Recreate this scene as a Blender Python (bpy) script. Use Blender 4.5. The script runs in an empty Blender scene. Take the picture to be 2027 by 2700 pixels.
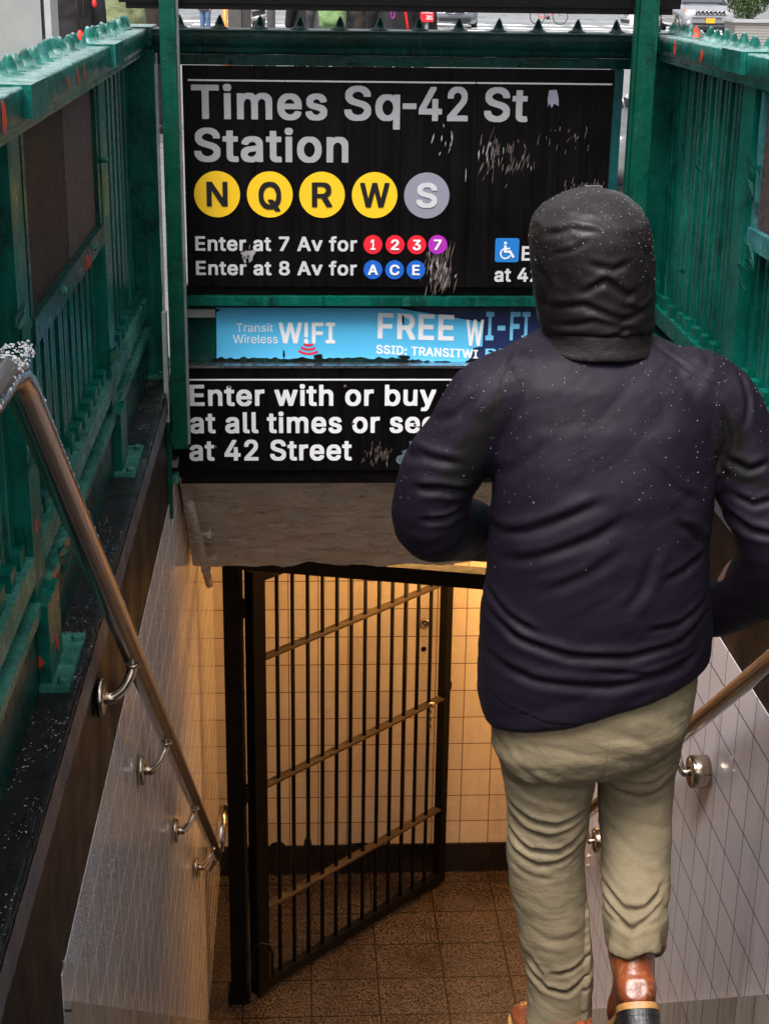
import bpy, bmesh, math, random
import numpy as np
from mathutils import Vector, Matrix, noise

random.seed(7)
rng = np.random.default_rng(7)
D = bpy.data
C = bpy.context.scene.collection
S = bpy.context.scene
PI = math.pi

# ------------------------------------------------------------------ camera
cam_d = D.cameras.new('camera')
cam = D.objects.new('camera', cam_d)
C.objects.link(cam)
cam.matrix_world = Matrix(((0.998429, 0.004988, -0.055801, 0.0),
                           (-0.054285, 0.332313, -0.941605, 0.0),
                           (0.013846, 0.943156, 0.332062, 1.55),
                           (0, 0, 0, 1)))
cam_d.sensor_fit = 'VERTICAL'
cam_d.sensor_height = 36.0
cam_d.lens = 55.16
cam_d.clip_start = 0.05
cam_d.clip_end = 800
S.camera = cam

# ------------------------------------------------------------------ sky, sun, exposure
SUN_EL, SUN_AZ = math.radians(62), math.radians(205)
world = D.worlds.new('World')
S.world = world
world.use_nodes = True
wn, wl = world.node_tree.nodes, world.node_tree.links
wn.clear()
sky = wn.new('ShaderNodeTexSky')
sky.sky_type = 'NISHITA'
sky.sun_disc = False
sky.sun_elevation = SUN_EL
sky.sun_rotation = SUN_AZ
sky.air_density = 1.0
sky.dust_density = 4.0
hs = wn.new('ShaderNodeHueSaturation')
hs.inputs['Saturation'].default_value = 0.22
bg = wn.new('ShaderNodeBackground')
bg.inputs['Strength'].default_value = 0.105
wo = wn.new('ShaderNodeOutputWorld')
wl.new(sky.outputs[0], hs.inputs['Color'])
# heavy overcast: the sky is brightest overhead and dull towards the built-up horizon
tcw = wn.new('ShaderNodeTexCoord'); sxw = wn.new('ShaderNodeSeparateXYZ'); mrw = wn.new('ShaderNodeMapRange')
wl.new(tcw.outputs['Generated'], sxw.inputs[0]); wl.new(sxw.outputs[2], mrw.inputs[0])
mrw.inputs[1].default_value = .05; mrw.inputs[2].default_value = .80; mrw.inputs[3].default_value = 0; mrw.inputs[4].default_value = 1
mry = wn.new('ShaderNodeMapRange')        # the street is a little more open ahead than behind
wl.new(sxw.outputs[1], mry.inputs[0])
mry.inputs[1].default_value = -.25; mry.inputs[2].default_value = .85; mry.inputs[3].default_value = .80; mry.inputs[4].default_value = .95
mf = wn.new('ShaderNodeMix'); mf.data_type = 'FLOAT'
wl.new(mrw.outputs[0], mf.inputs[0]); wl.new(mry.outputs[0], mf.inputs[2]); mf.inputs[3].default_value = 1.2
mxw = wn.new('ShaderNodeMix'); mxw.data_type = 'RGBA'; mxw.blend_type = 'MULTIPLY'; mxw.inputs[0].default_value = 1.0
wl.new(hs.outputs[0], mxw.inputs[6]); wl.new(mf.outputs[0], mxw.inputs[7])
wl.new(mxw.outputs[2], bg.inputs['Color'])
wl.new(bg.outputs[0], wo.inputs['Surface'])

sun_d = D.lights.new('sun', 'SUN')
sun_d.energy = 1.5
sun_d.angle = math.radians(22)
sun_d.color = (1.0, 0.97, 0.94)
sun = D.objects.new('sun', sun_d)
C.objects.link(sun)
sd = Vector((math.sin(SUN_AZ) * math.cos(SUN_EL), math.cos(SUN_AZ) * math.cos(SUN_EL), math.sin(SUN_EL)))
sun.rotation_euler = (-sd).to_track_quat('-Z', 'Y').to_euler()
sun.location = (0, 0, 30)

S.view_settings.view_transform = 'Standard'
S.view_settings.look = 'None'
S.view_settings.exposure = 1.35
S.view_settings.gamma = 1.0
S.render.engine = 'CYCLES'
S.cycles.use_denoising = True
S.cycles.sample_clamp_indirect = 4.0
S.cycles.max_bounces = 8

# ------------------------------------------------------------------ helpers: materials
class NT:
    def __init__(s, name):
        m = D.materials.new(name); m.use_nodes = True
        s.m = m; s.n = m.node_tree.nodes; s.l = m.node_tree.links
        s.b = s.n['Principled BSDF']
        s._tc = None
    def put(s, v, sock):
        if isinstance(v, bpy.types.NodeSocket): s.l.new(v, sock)
        elif isinstance(v, (tuple, list)) and len(v) == 3 and sock.type == 'RGBA': sock.default_value = (*v, 1)
        else: sock.default_value = v
    def co(s, scale=(1, 1, 1), off=(0, 0, 0), rot=(0, 0, 0)):
        if s._tc is None: s._tc = s.n.new('ShaderNodeTexCoord')
        mp = s.n.new('ShaderNodeMapping')
        mp.inputs['Scale'].default_value = scale
        mp.inputs['Location'].default_value = off
        mp.inputs['Rotation'].default_value = rot
        s.l.new(s._tc.outputs['Object'], mp.inputs['Vector'])
        return mp.outputs[0]
    def noise(s, scale, detail=4, rough=.55, vec=None, dist=0.0):
        t = s.n.new('ShaderNodeTexNoise')
        t.inputs['Scale'].default_value = scale; t.inputs['Detail'].default_value = detail
        t.inputs['Roughness'].default_value = rough; t.inputs['Distortion'].default_value = dist
        s.l.new(vec if vec is not None else s.co(), t.inputs['Vector'])
        return t.outputs['Fac']
    def voro(s, scale, vec=None, feat='F1', out='Distance', rand=1.0):
        t = s.n.new('ShaderNodeTexVoronoi'); t.feature = feat
        t.inputs['Scale'].default_value = scale; t.inputs['Randomness'].default_value = rand
        s.l.new(vec if vec is not None else s.co(), t.inputs['Vector'])
        return t.outputs[out]
    def ramp(s, fac, a, b, va=0.0, vb=1.0):
        t = s.n.new('ShaderNodeMapRange'); t.clamp = True
        s.put(fac, t.inputs[0])
        t.inputs[1].default_value = a; t.inputs[2].default_value = b
        t.inputs[3].default_value = va; t.inputs[4].default_value = vb
        return t.outputs[0]
    def mix(s, fac, a, b, mode='MIX'):
        t = s.n.new('ShaderNodeMix'); t.data_type = 'RGBA'; t.blend_type = mode
        s.put(fac, t.inputs[0]); s.put(a, t.inputs[6]); s.put(b, t.inputs[7])
        return t.outputs[2]
    def math(s, op, a, b=0.0):
        t = s.n.new('ShaderNodeMath'); t.operation = op
        s.put(a, t.inputs[0]); s.put(b, t.inputs[1])
        return t.outputs[0]
    def bump(s, h, strength=.3, dist=.01, prev=None):
        t = s.n.new('ShaderNodeBump')
        t.inputs['Strength'].default_value = strength; t.inputs['Distance'].default_value = dist
        s.l.new(h, t.inputs['Height'])
        if prev is not None: s.l.new(prev, t.inputs['Normal'])
        return t.outputs[0]
    def set(s, **k):
        for n, v in k.items():
            s.put(v, s.b.inputs[n.replace('_', ' ')])
        return s
    def normal(s, v): s.l.new(v, s.b.inputs['Normal'])

def simple(name, col, rough=.5, metal=0.0, var=.25, scale=8, bump=0.0, bscale=60, coat=0.0, spec=.5):
    n = NT(name)
    f = n.noise(scale, 5)
    c = n.mix(n.ramp(f, .3, .7), tuple(x * (1 - var) for x in col), tuple(min(1, x * (1 + var)) for x in col))
    n.set(Base_Color=c, Roughness=n.ramp(n.noise(scale * 2.3, 3), .3, .7, max(.02, rough * .8), min(1, rough * 1.2)), Metallic=metal, Coat_Weight=coat)
    n.b.inputs['Specular IOR Level'].default_value = spec
    if bump: n.normal(n.bump(n.noise(bscale, 4), bump, .004))
    return n.m

def paint_mat(name, dark, light, chip=.735, streak=(.03, .19, .16), chipcol=(.5, .035, .015), gloss=.3, top=None, lumpy=.55):
    n = NT(name)
    base = n.mix(n.ramp(n.noise(4.0, 6, .65), .35, .68), dark, light)
    st = n.noise(1.0, 4, .6, n.co((34, 34, 1.6)))
    base = n.mix(n.ramp(st, .56, .78, 0, .55), base, streak)
    st2 = n.noise(1.0, 4, .6, n.co((26, 26, 1.1), (3, 8, 2)))
    base = n.mix(n.ramp(st2, .6, .74, 0, .75), base, tuple(x * .25 for x in dark))
    grime = n.noise(9.0, 8, .7, None, .3)
    base = n.mix(n.ramp(grime, .52, .70, 0, .8), base, (.004, .008, .007))
    base = n.mix(n.ramp(n.noise(1.0, 5, .7, n.co((70, 70, 3.0), (1, 4, 2))), .60, .72, 0, .6), base, tuple(min(1, x * 2.6 + .01) for x in light))
    if top:                      # patchy pale sky sheen painted into the colour of upward faces
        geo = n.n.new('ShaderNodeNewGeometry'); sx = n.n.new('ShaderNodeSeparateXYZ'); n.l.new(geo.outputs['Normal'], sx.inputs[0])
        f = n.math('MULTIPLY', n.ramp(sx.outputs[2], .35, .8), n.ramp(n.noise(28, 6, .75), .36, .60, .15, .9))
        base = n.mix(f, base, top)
    ch = n.noise(6.5, 7, .62, n.co((1, 1, .75), (5.2, 1.1, 3.3)), .6)
    edge = n.ramp(ch, chip - .012, chip - .002)
    red = n.ramp(ch, chip, chip + .004)
    base = n.mix(edge, base, (.015, .07, .06))
    base = n.mix(red, base, chipcol)
    n.set(Base_Color=base, Roughness=n.ramp(n.noise(14, 4), .3, .7, gloss * .7, gloss * 1.5))
    n.b.inputs['Specular IOR Level'].default_value = .2
    lump = n.noise(22, 6, .6)
    drop = n.ramp(n.voro(120), 0, .35, 1, 0)
    dmask = n.ramp(n.noise(12, 3), .55, .7)
    h = n.math('ADD', n.math('MULTIPLY', lump, .8), n.math('MULTIPLY', n.math('MULTIPLY', drop, dmask), .25))
    h = n.math('SUBTRACT', h, n.math('MULTIPLY', edge, .5))
    n.normal(n.bump(h, lumpy, .008))
    return n.m

def tile_mat(name, uax, tw, th, uoff, zoff, c1, c2, grout, rough, wet=0.0, warm_dirt=.5, mort=.0035, gtop=None):
    """glazed wall tile, stack bond; uax = object axis that runs along the wall"""
    n = NT(name)
    co = n.co((1, 1, 1))
    sx = n.n.new('ShaderNodeSeparateXYZ'); n.l.new(co, sx.inputs[0])
    cx = n.n.new('ShaderNodeCombineXYZ')
    n.l.new(n.math('ADD', sx.outputs[uax], 50 * tw + uoff), cx.inputs[0])
    n.l.new(n.math('ADD', sx.outputs[2], 60 * th + zoff), cx.inputs[1])
    b = n.n.new('ShaderNodeTexBrick')
    b.offset = 0.0; b.squash = 1.0
    n.l.new(cx.outputs[0], b.inputs['Vector'])
    b.inputs['Scale'].default_value = 1.0
    b.inputs['Brick Width'].default_value = tw; b.inputs['Row Height'].default_value = th
    b.inputs['Mortar Size'].default_value = mort; b.inputs['Mortar Smooth'].default_value = .15
    b.inputs['Color1'].default_value = (*c1, 1); b.inputs['Color2'].default_value = (*c2, 1)
    b.inputs['Mortar'].default_value = (*grout, 1)
    col = b.outputs['Color']
    sc = [5, 5, .55]; sc[1 - uax] = .2
    d = n.noise(1.0, 6, .65, n.co(tuple(x * 2.2 for x in sc)))
    col = n.mix(n.ramp(d, .52, .76, 0, warm_dirt), col, (.10, .045, .02))
    col = n.mix(n.ramp(n.noise(3, 6, .7), .6, .8, 0, warm_dirt * .6), col, (.16, .09, .05))
    sp = n.noise(55, 3, .6)
    col = n.mix(n.ramp(sp, .70, .74, 0, .55), col, (.08, .045, .03))
    r = n.ramp(n.noise(6, 4), .3, .7, rough * .7, rough * 1.5)
    n.set(Base_Color=col, Roughness=n.mix(b.outputs['Fac'], r, (.7, .7, .7)))
    tilt = n.noise(3.0, 2)
    h = n.math('ADD', n.math('MULTIPLY', b.outputs['Fac'], -.6), n.math('MULTIPLY', tilt, .9))
    nb = n.bump(h, .35, .006)
    if wet:
        dr = n.ramp(n.voro(120), .05, .38, 1, 0)
        dm = n.ramp(n.noise(5, 3), .40, .62)
        nb = n.bump(n.math('MULTIPLY', dr, dm), wet, .010, nb)
        sc2 = [60, 60, 1.2]; 
        nb = n.bump(n.noise(1.0, 3, .5, n.co(tuple(sc2))), .12, .003, nb)
    n.normal(nb)
    return n.m

def stone_mat(name, a, b, rough, bump, bscale=35, wet=.35, streak=None, film=0, bd=.01, spec=.5):
    n = NT(name)
    f = n.noise(7, 7, .7)
    col = n.mix(n.ramp(f, .3, .7), a, b)
    sp = n.noise(160, 2, .6)
    col = n.mix(n.ramp(sp, .58, .7, 0, .6), col, tuple(min(1, x * 2.2) for x in b))
    if streak:
        col = n.mix(n.ramp(n.noise(1.0, 5, .65, n.co((9, 9, .8))), .45, .7, 0, .85), col, streak)
    n.set(Base_Color=col, Roughness=n.ramp(n.noise(5, 5), .38, .62, wet, rough))
    h = n.math('ADD', n.noise(bscale, 8, .72), n.math('MULTIPLY', n.noise(bscale * 5, 3), .3))
    n.normal(n.bump(h, bump, bd))
    n.b.inputs['Specular IOR Level'].default_value = spec
    if film: n.set(Coat_Weight=film, Coat_Roughness=.05)
    return n.m

MAT = {}
MAT['green'] = paint_mat('green_paint', (.0005, .042, .031), (.0010, .110, .080))
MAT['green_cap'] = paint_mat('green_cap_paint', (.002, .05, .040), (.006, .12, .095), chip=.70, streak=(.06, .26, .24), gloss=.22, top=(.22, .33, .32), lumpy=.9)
MAT['green_dark'] = paint_mat('dark_green_paint', (.0006, .018, .014), (.0015, .045, .034), chip=.78, streak=(.01, .07, .06))
MAT['green_post'] = paint_mat('smooth_green_paint', (.0006, .042, .026), (.001, .066, .040), chip=.9, streak=(.004, .09, .06), gloss=.35)
MAT['turq'] = paint_mat('turquoise_paint', (.015, .09, .09), (.05, .19, .20), chip=.69, streak=(.08, .24, .24), gloss=.35, lumpy=.9)
MAT['pale_green'] = paint_mat('pale_green_paint', (.008, .075, .055), (.05, .20, .15), chip=.69, streak=(.12, .30, .28), gloss=.25, lumpy=1.0)
MAT['coping'] = stone_mat('wet_black_granite', (.005, .004, .004), (.014, .011, .011), .5, 1.0, 48, .15, film=.25, bd=.03, spec=.3)
MAT['coping_edge'] = stone_mat('granite_edge', (.03, .03, .038), (.07, .07, .085), .55, .5, 70, .3)
MAT['band'] = stone_mat('stained_stone_band', (.0045, .0032, .0025), (.011, .0075, .0055), .55, .35, 60, .35, spec=.12)
MAT['stair'] = stone_mat('stair_stone', (.02, .016, .013), (.05, .04, .032), .5, .3, 50, .15)
MAT['black_skirt'] = stone_mat('black_skirting', (.004, .003, .003), (.012, .009, .008), .35, .15, 40, .15)
MAT['plaster'] = None
TH = .168
MAT['tile_l'] = tile_mat('glazed_tile_left', 1, .1525, .1525, 0, 0, (.74, .68, .68), (.70, .64, .64), (.80, .72, .62), .07, wet=1.0, warm_dirt=.42)
MAT['tile_r'] = tile_mat('glazed_tile_right', 1, .1525, .1525, .05, 0, (.74, .67, .68), (.69, .62, .63), (.07, .04, .03), .07, wet=.0, warm_dirt=.30, mort=.0028)
MAT['tile_b'] = tile_mat('glazed_tile_back', 0, .165, .168, .119, .0, (.60, .52, .44), (.54, .46, .38), (.11, .055, .03), .22, wet=0, warm_dirt=.22, mort=.0028)
MAT['tile_skirt'] = tile_mat('tile_base_band', 1, .1525, .6, .03, .1, (.46, .42, .38), (.40, .36, .32), (.08, .05, .04), .2, wet=.3, warm_dirt=.55)

def plaster():
    n = NT('rough_plaster')
    f = n.noise(6, 7, .7)
    col = n.mix(n.ramp(f, .3, .7), (.50, .425, .33), (.70, .63, .52))
    col = n.mix(n.ramp(n.noise(1.0, 6, .7, n.co((7, 26, 26), (2, 1, 3))), .50, .70, 0, .7), col, (.24, .19, .14))
    pit = n.ramp(n.noise(1.0, 7, .75, n.co((26, 70, 70))), .615, .65)
    col = n.mix(n.math('MULTIPLY', pit, .9), col, (.05, .032, .022))
    n.set(Base_Color=col, Roughness=.85)
    w = n.noise(1.0, 6, .6, n.co((6, 18, 18)))
    h = n.math('ADD', n.math('SUBTRACT', n.math('MULTIPLY', w, 1.0), n.math('MULTIPLY', pit, .25)), n.math('MULTIPLY', n.noise(90, 5, .7), .2))
    n.normal(n.bump(h, 1.0, .06))
    return n.m
MAT['plaster'] = plaster()

def floor_tiles():
    n = NT('terrazzo_floor_tiles')
    co = n.co((1, 1, 1))
    b = n.n.new('ShaderNodeTexBrick'); b.offset = 0
    mp = n.co((1, 1, 1), (.305 * 30 - .124 + .36 - .0, .305 * 20 - 7.076 + .305 * 30, 0))
    n.l.new(mp, b.inputs['Vector'])
    b.inputs['Scale'].default_value = 1; b.inputs['Brick Width'].default_value = .35; b.inputs['Row Height'].default_value = .303
    b.inputs['Mortar Size'].default_value = .005; b.inputs['Mortar Smooth'].default_value = .2
    b.inputs['Color1'].default_value = (.085, .060, .041, 1); b.inputs['Color2'].default_value = (.07, .049, .034, 1)
    b.inputs['Mortar'].default_value = (.012, .008, .006, 1)
    col = b.outputs['Color']
    sp = n.noise(85, 3, .8)
    col = n.mix(n.ramp(sp, .47, .55), col, (.016, .010, .007))
    col = n.mix(n.ramp(n.noise(2.6, 5, .6), .45, .7, 0, .75), col, (.02, .011, .006))
    col = n.mix(n.ramp(n.voro(5.5), .0, .10, .9, 0), col, (.01, .007, .006))
    n.set(Base_Color=col, Roughness=n.ramp(n.noise(4, 5), .35, .65, .06, .28))
    n.normal(n.bump(n.math('SUBTRACT', n.noise(60, 4), b.outputs['Fac']), .25, .006))
    return n.m
MAT['floor'] = floor_tiles()

def asphalt():
    n = NT('wet_asphalt')
    col = n.mix(n.ramp(n.noise(.25, 5), .3, .7), (.10, .10, .102), (.17, .17, .17))
    n.set(Base_Color=col, Roughness=n.ramp(n.noise(.6, 5, .6, n.co((1, .25, 1))), .35, .65, .12, .4))
    n.normal(n.bump(n.noise(30, 4), .15, .01))
    return n.m
MAT['asphalt'] = asphalt()
MAT['pave'] = stone_mat('wet_concrete_paving', (.10, .095, .09), (.17, .165, .16), .6, .2, 12, .2)
MAT['whiteline'] = simple('white_road_paint', (.72, .72, .72), .5, var=.15)

def bronze():
    n = NT('brushed_handrail_metal')
    n.set(Base_Color=n.mix(n.ramp(n.noise(3, 3), .35, .7), (.37, .335, .32), (.42, .385, .37)), Metallic=1.0, Roughness=.24)
    return n.m
MAT['rail'] = bronze()
MAT['chrome'] = simple('worn_stainless', (.50, .40, .31), .24, 1.0, .15, 20)
MAT['black_iron'] = simple('black_painted_iron', (.0022, .0016, .0014), .42, 0, .5, 14, .25, 60, spec=.18)
MAT['iron_flat'] = simple('rusty_dark_iron', (.05, .032, .020), .5, .2, .4, 30, .3, 80)

def sign_black():
    n = NT('black_sign_enamel')
    st = n.noise(1.0, 5, .6, n.co((42, 1, 1.0)))
    col = n.mix(n.ramp(st, .35, .7), (.0016, .0012, .0014), (.005, .004, .0045))
    sc = n.noise(1.0, 7, .75, n.co((14, 1, 22), (2, 0, 4), (0, .5, 0)), .4)
    col = n.mix(n.ramp(sc, .715, .76, 0, .5), col, (.10, .085, .08))
    n.set(Base_Color=col, Roughness=n.ramp(n.noise(6, 5), .3, .7, .3, .55))
    n.b.inputs['Specular IOR Level'].default_value = .10
    n.normal(n.bump(n.noise(50, 3), .08, .003))
    return n.m
MAT['sign_black'] = sign_black()
def letter_mat(name, col, wear=.5):
    n = NT(name)
    c = n.mix(n.ramp(n.noise(1.0, 6, .7, n.co((16, 4, 10))), .60, .74, 0, wear), col, tuple(x * .45 for x in col))
    n.set(Base_Color=c, Roughness=.45)
    return n.m
MAT['let_grey'] = letter_mat('grey_reflective_letters', (.33, .33, .345), .4)
MAT['let_light'] = letter_mat('light_letters', (.54, .54, .56), .35)
MAT['let_white'] = letter_mat('white_letters', (.78, .78, .80), .25)
MAT['let_black'] = letter_mat('black_letters', (.006, .005, .005), 0)
MAT['yellow'] = letter_mat('yellow_disc', (.86, .52, .012), .08)
MAT['gdisc'] = letter_mat('grey_disc', (.24, .24, .30), .2)
MAT['reddisc'] = letter_mat('red_disc', (.75, .012, .03), .15)
MAT['purple'] = letter_mat('purple_disc', (.40, .022, .42), .15)
MAT['bluedisc'] = letter_mat('blue_disc', (.008, .11, .52), .15)
MAT['accblue'] = letter_mat('access_blue', (.012, .17, .52), .15)
MAT['wifi_blue'] = letter_mat('sky_blue_sticker', (.085, .46, .76), .2)
MAT['navy'] = letter_mat('navy_sticker', (.008, .018, .075), .3)
MAT['wifi_red'] = letter_mat('red_print', (.62, .02, .05), .1)
MAT['lt_blue'] = letter_mat('light_blue_print', (.16, .50, .75), .2)
MAT['scrape'] = simple('scraped_brown_metal', (.085, .06, .052), .6, 0, .6, 60, .4, 90)
MAT['scrape_w'] = simple('white_scrape', (.30, .29, .29), .6, 0, .3, 60)
MAT['smear'] = simple('blue_grey_smear', (.09, .12, .16), .5, 0, .5, 40)
MAT['silver'] = simple('silver_trim', (.55, .55, .57), .3, 1, .2, 20)
MAT['glass_dark'] = None
def poster():
    n = NT('dirty_dark_poster')
    col = n.mix(n.ramp(n.noise(65, 4, .8), .42, .58), (.008, .004, .004), (.050, .030, .026))
    col = n.mix(n.ramp(n.noise(5, 4), .5, .7, 0, .6), col, (.05, .03, .008))
    n.set(Base_Color=col, Roughness=.6); n.b.inputs['Specular IOR Level'].default_value = .12
    return n.m
MAT['poster'] = poster()
def poster2():
    n = NT('dirty_grey_poster')
    col = n.mix(n.ramp(n.noise(75, 4, .8), .40, .60), (.035, .024, .024), (.095, .070, .066))
    n.set(Base_Color=col, Roughness=.6); n.b.inputs['Specular IOR Level'].default_value = .12
    return n.m
MAT['poster2'] = poster2()
MAT['kiosk'] = simple('grey_kiosk_metal', (.30, .31, .30), .45, .2, .12, 4, .1, 40)
MAT['kiosk_trim'] = simple('light_trim_metal', (.45, .46, .45), .4, .3, .1, 6)
MAT['rubber'] = simple('black_rubber', (.012, .012, .012), .6, 0, .3, 30)
MAT['bag_black'] = simple('black_bin_bag', (.015, .015, .016), .18, 0, .3, 10, .6, 14)

def lamp_mat():
    n = NT('warm_lamp_diffuser')
    n.set(Base_Color=(.9, .8, .6), Emission_Color=(1.0, .52, .16), Emission_Strength=LAMP)
    return n.m
LAMP = 29.0
MAT['lamp'] = lamp_mat()

# ------------------------------------------------------------------ helpers: meshes
class MB:
    def __init__(s): s.bm = bmesh.new(); s.mi = 0
    def _tag(s, faces, smooth=False):
        for f in faces: f.material_index = s.mi; f.smooth = smooth
    def obox(s, c, u, v, w):
        c, u, v, w = map(Vector, (c, u, v, w))
        vs = [s.bm.verts.new(c + a * u + b * v + d * w) for a in (-1, 1) for b in (-1, 1) for d in (-1, 1)]
        idx = ((0, 1, 3, 2), (4, 6, 7, 5), (0, 4, 5, 1), (2, 3, 7, 6), (0, 2, 6, 4), (1, 5, 7, 3))
        s._tag([s.bm.faces.new([vs[i] for i in q]) for q in idx])
        return s
    def box(s, x0, x1, y0, y1, z0, z1):
        x0, x1 = min(x0, x1), max(x0, x1)
        return s.obox(((x0 + x1) / 2, (y0 + y1) / 2, (z0 + z1) / 2), ((x1 - x0) / 2, 0, 0), (0, (y1 - y0) / 2, 0), (0, 0, (z1 - z0) / 2))
    def prism(s, pts, vec, smooth=False):
        vec = Vector(vec); pts = [Vector(p) for p in pts]
        a = [s.bm.verts.new(p) for p in pts]; b = [s.bm.verts.new(p + vec) for p in pts]
        fs = [s.bm.faces.new(a[::-1]), s.bm.faces.new(b)]
        n = len(a)
        sd = [s.bm.faces.new((a[i], a[(i + 1) % n], b[(i + 1) % n], b[i])) for i in range(n)]
        s._tag(fs); s._tag(sd, smooth)
        return s
    def poly(s, pts):
        s._tag([s.bm.faces.new([s.bm.verts.new(Vector(p)) for p in pts])]); return s
    def rings(s, rings, cap=True, smooth=True, closed=False):
        vr = [[s.bm.verts.new(p) for p in r] for r in rings]
        n = len(vr[0]); fs = []
        for i in range(len(vr) - (0 if closed else 1)):
            a, b = vr[i], vr[(i + 1) % len(vr)]
            for j in range(n):
                fs.append(s.bm.faces.new((a[j], a[(j + 1) % n], b[(j + 1) % n], b[j])))
        s._tag(fs, smooth)
        if cap and not closed:
            s._tag([s.bm.faces.new(vr[0][::-1]), s.bm.faces.new(vr[-1])], smooth)
        return s
    def tube(s, pts, rad, n=12, cap=True, smooth=True, closed=False, flat=None):
        pts = [Vector(p) for p in pts]; m = len(pts)
        rad = rad if isinstance(rad, (list, tuple)) else [rad] * m
        rings = []; prev = None
        for i, p in enumerate(pts):
            if closed: t = pts[(i + 1) % m] - pts[i - 1]
            else: t = pts[min(i + 1, m - 1)] - pts[max(i - 1, 0)]
            t.normalize()
            if prev is None:
                u = t.cross(Vector((0, 0, 1)))
                if u.length < 1e-3: u = t.cross(Vector((0, 1, 0)))
            else: u = prev - t * prev.dot(t)
            u.normalize(); v = t.cross(u); prev = u
            r = rad[i]; ra, rb = r if isinstance(r, tuple) else (r, r)
            rings.append([p + u * (ra * math.cos(2 * PI * k / n)) + v * (rb * math.sin(2 * PI * k / n)) for k in range(n)])
        return s.rings(rings, cap, smooth, closed)
    def lathe(s, prof, c, ax=(0, 0, 1), n=20, cap=True, smooth=True, sc=(1, 1)):
        ax = Vector(ax).normalized(); c = Vector(c)
        u = ax.cross(Vector((0, 1, 0)))
        if u.length < 1e-3: u = ax.cross(Vector((1, 0, 0)))
        u.normalize(); v = ax.cross(u)
        return s.rings([[c + ax * h + u * (r * sc[0] * math.cos(2 * PI * k / n)) + v * (r * sc[1] * math.sin(2 * PI * k / n)) for k in range(n)] for h, r in prof], cap, smooth)
    def ball(s, c, r, sub=2, sc=(1, 1, 1)):
        m = Matrix.Translation(Vector(c)) @ Matrix.Diagonal((r * sc[0], r * sc[1], r * sc[2], 1))
        g = bmesh.ops.create_icosphere(s.bm, subdivisions=sub, radius=1.0, matrix=m)
        fs = {f for v in g['verts'] for f in v.link_faces}
        s._tag(fs, True); return s
    def grid(s, fn, nu, nv, smooth=True):
        vs = [[s.bm.verts.new(fn(i / nu, j / nv)) for j in range(nv + 1)] for i in range(nu + 1)]
        s._tag([s.bm.faces.new((vs[i][j], vs[i + 1][j], vs[i + 1][j + 1], vs[i][j + 1])) for i in range(nu) for j in range(nv)], smooth)
        return s
    def build(s, name, mats, parent=None, base=None, bevel=0.0, seg=2):
        me = D.meshes.new(name)
        if bevel:
            es = [e for e in s.bm.edges if len(e.link_faces) == 2 and e.calc_face_angle(0) > .6]
            bmesh.ops.bevel(s.bm, geom=es, offset=bevel, segments=seg, profile=.6, affect='EDGES', clamp_overlap=True)
        bmesh.ops.recalc_face_normals(s.bm, faces=s.bm.faces[:])
        s.bm.to_mesh(me); s.bm.free()
        return place(me, name, mats, parent, base)

BASE = {}
def place(me, name, mats, parent=None, base=None):
    for m in (mats if isinstance(mats, (list, tuple)) else [mats]):
        me.materials.append(MAT[m] if isinstance(m, str) else m)
    if base is None: base = BASE[parent.name] if parent else Vector((0, 0, 0))
    base = Vector(base)
    if base.length: me.transform(Matrix.Translation(-base))
    o = D.objects.new(name, me); C.objects.link(o)
    if parent: o.parent = parent
    else: o.location = base
    BASE[o.name] = base
    return o

def tag(o, label=None, cat=None, group=None, kind=None):
    if label: o['label'] = label
    if cat: o['category'] = cat
    if group: o['group'] = group
    if kind: o['kind'] = kind
    return o

def thing(name, label, cat, base=(0, 0, 0), group=None):
    o = D.objects.new(name, None); C.objects.link(o)
    o.location = base; o.empty_display_size = .1
    BASE[o.name] = Vector(base)
    return tag(o, label, cat, group)

def copy_tree(o, parent=None):
    c = o.copy(); C.objects.link(c)
    if parent: c.parent = parent
    BASE[c.name] = BASE[o.name].copy()
    for ch in list(o.children): copy_tree(ch, c)
    return c

def evaluated(me, mods):
    """mesh with modifiers applied through a temporary object"""
    o = D.objects.new('temporary', me); C.objects.link(o)
    for typ, kw in mods:
        m = o.modifiers.new(typ.lower(), typ)
        for k, v in kw.items(): setattr(m, k, v)
    bpy.context.view_layer.update()
    dg = bpy.context.evaluated_depsgraph_get()
    r = D.meshes.new_from_object(o.evaluated_get(dg), preserve_all_data_layers=False, depsgraph=dg)
    D.objects.remove(o); D.meshes.remove(me)
    return r

def fuse(mb, voxel, smooth=6, fac=.5):
    me = D.meshes.new('fused'); mb.bm.normal_update()
    bmesh.ops.recalc_face_normals(mb.bm, faces=mb.bm.faces[:])
    mb.bm.to_mesh(me); mb.bm.free()
    r = evaluated(me, [('REMESH', dict(mode='VOXEL', voxel_size=voxel, adaptivity=0)), ('SMOOTH', dict(iterations=smooth, factor=fac))])
    for p in r.polygons: p.use_smooth = True
    return r

def get_co(me):
    a = np.empty(len(me.vertices) * 3, np.float32); me.vertices.foreach_get('co', a); return a.reshape(-1, 3).astype(float)
def get_no(me):
    a = np.empty(len(me.vertices) * 3, np.float32); me.vertex_normals.foreach_get('vector', a); return a.reshape(-1, 3).astype(float)
def set_co(me, a):
    me.vertices.foreach_set('co', a.astype(np.float32).ravel()); me.update()

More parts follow.
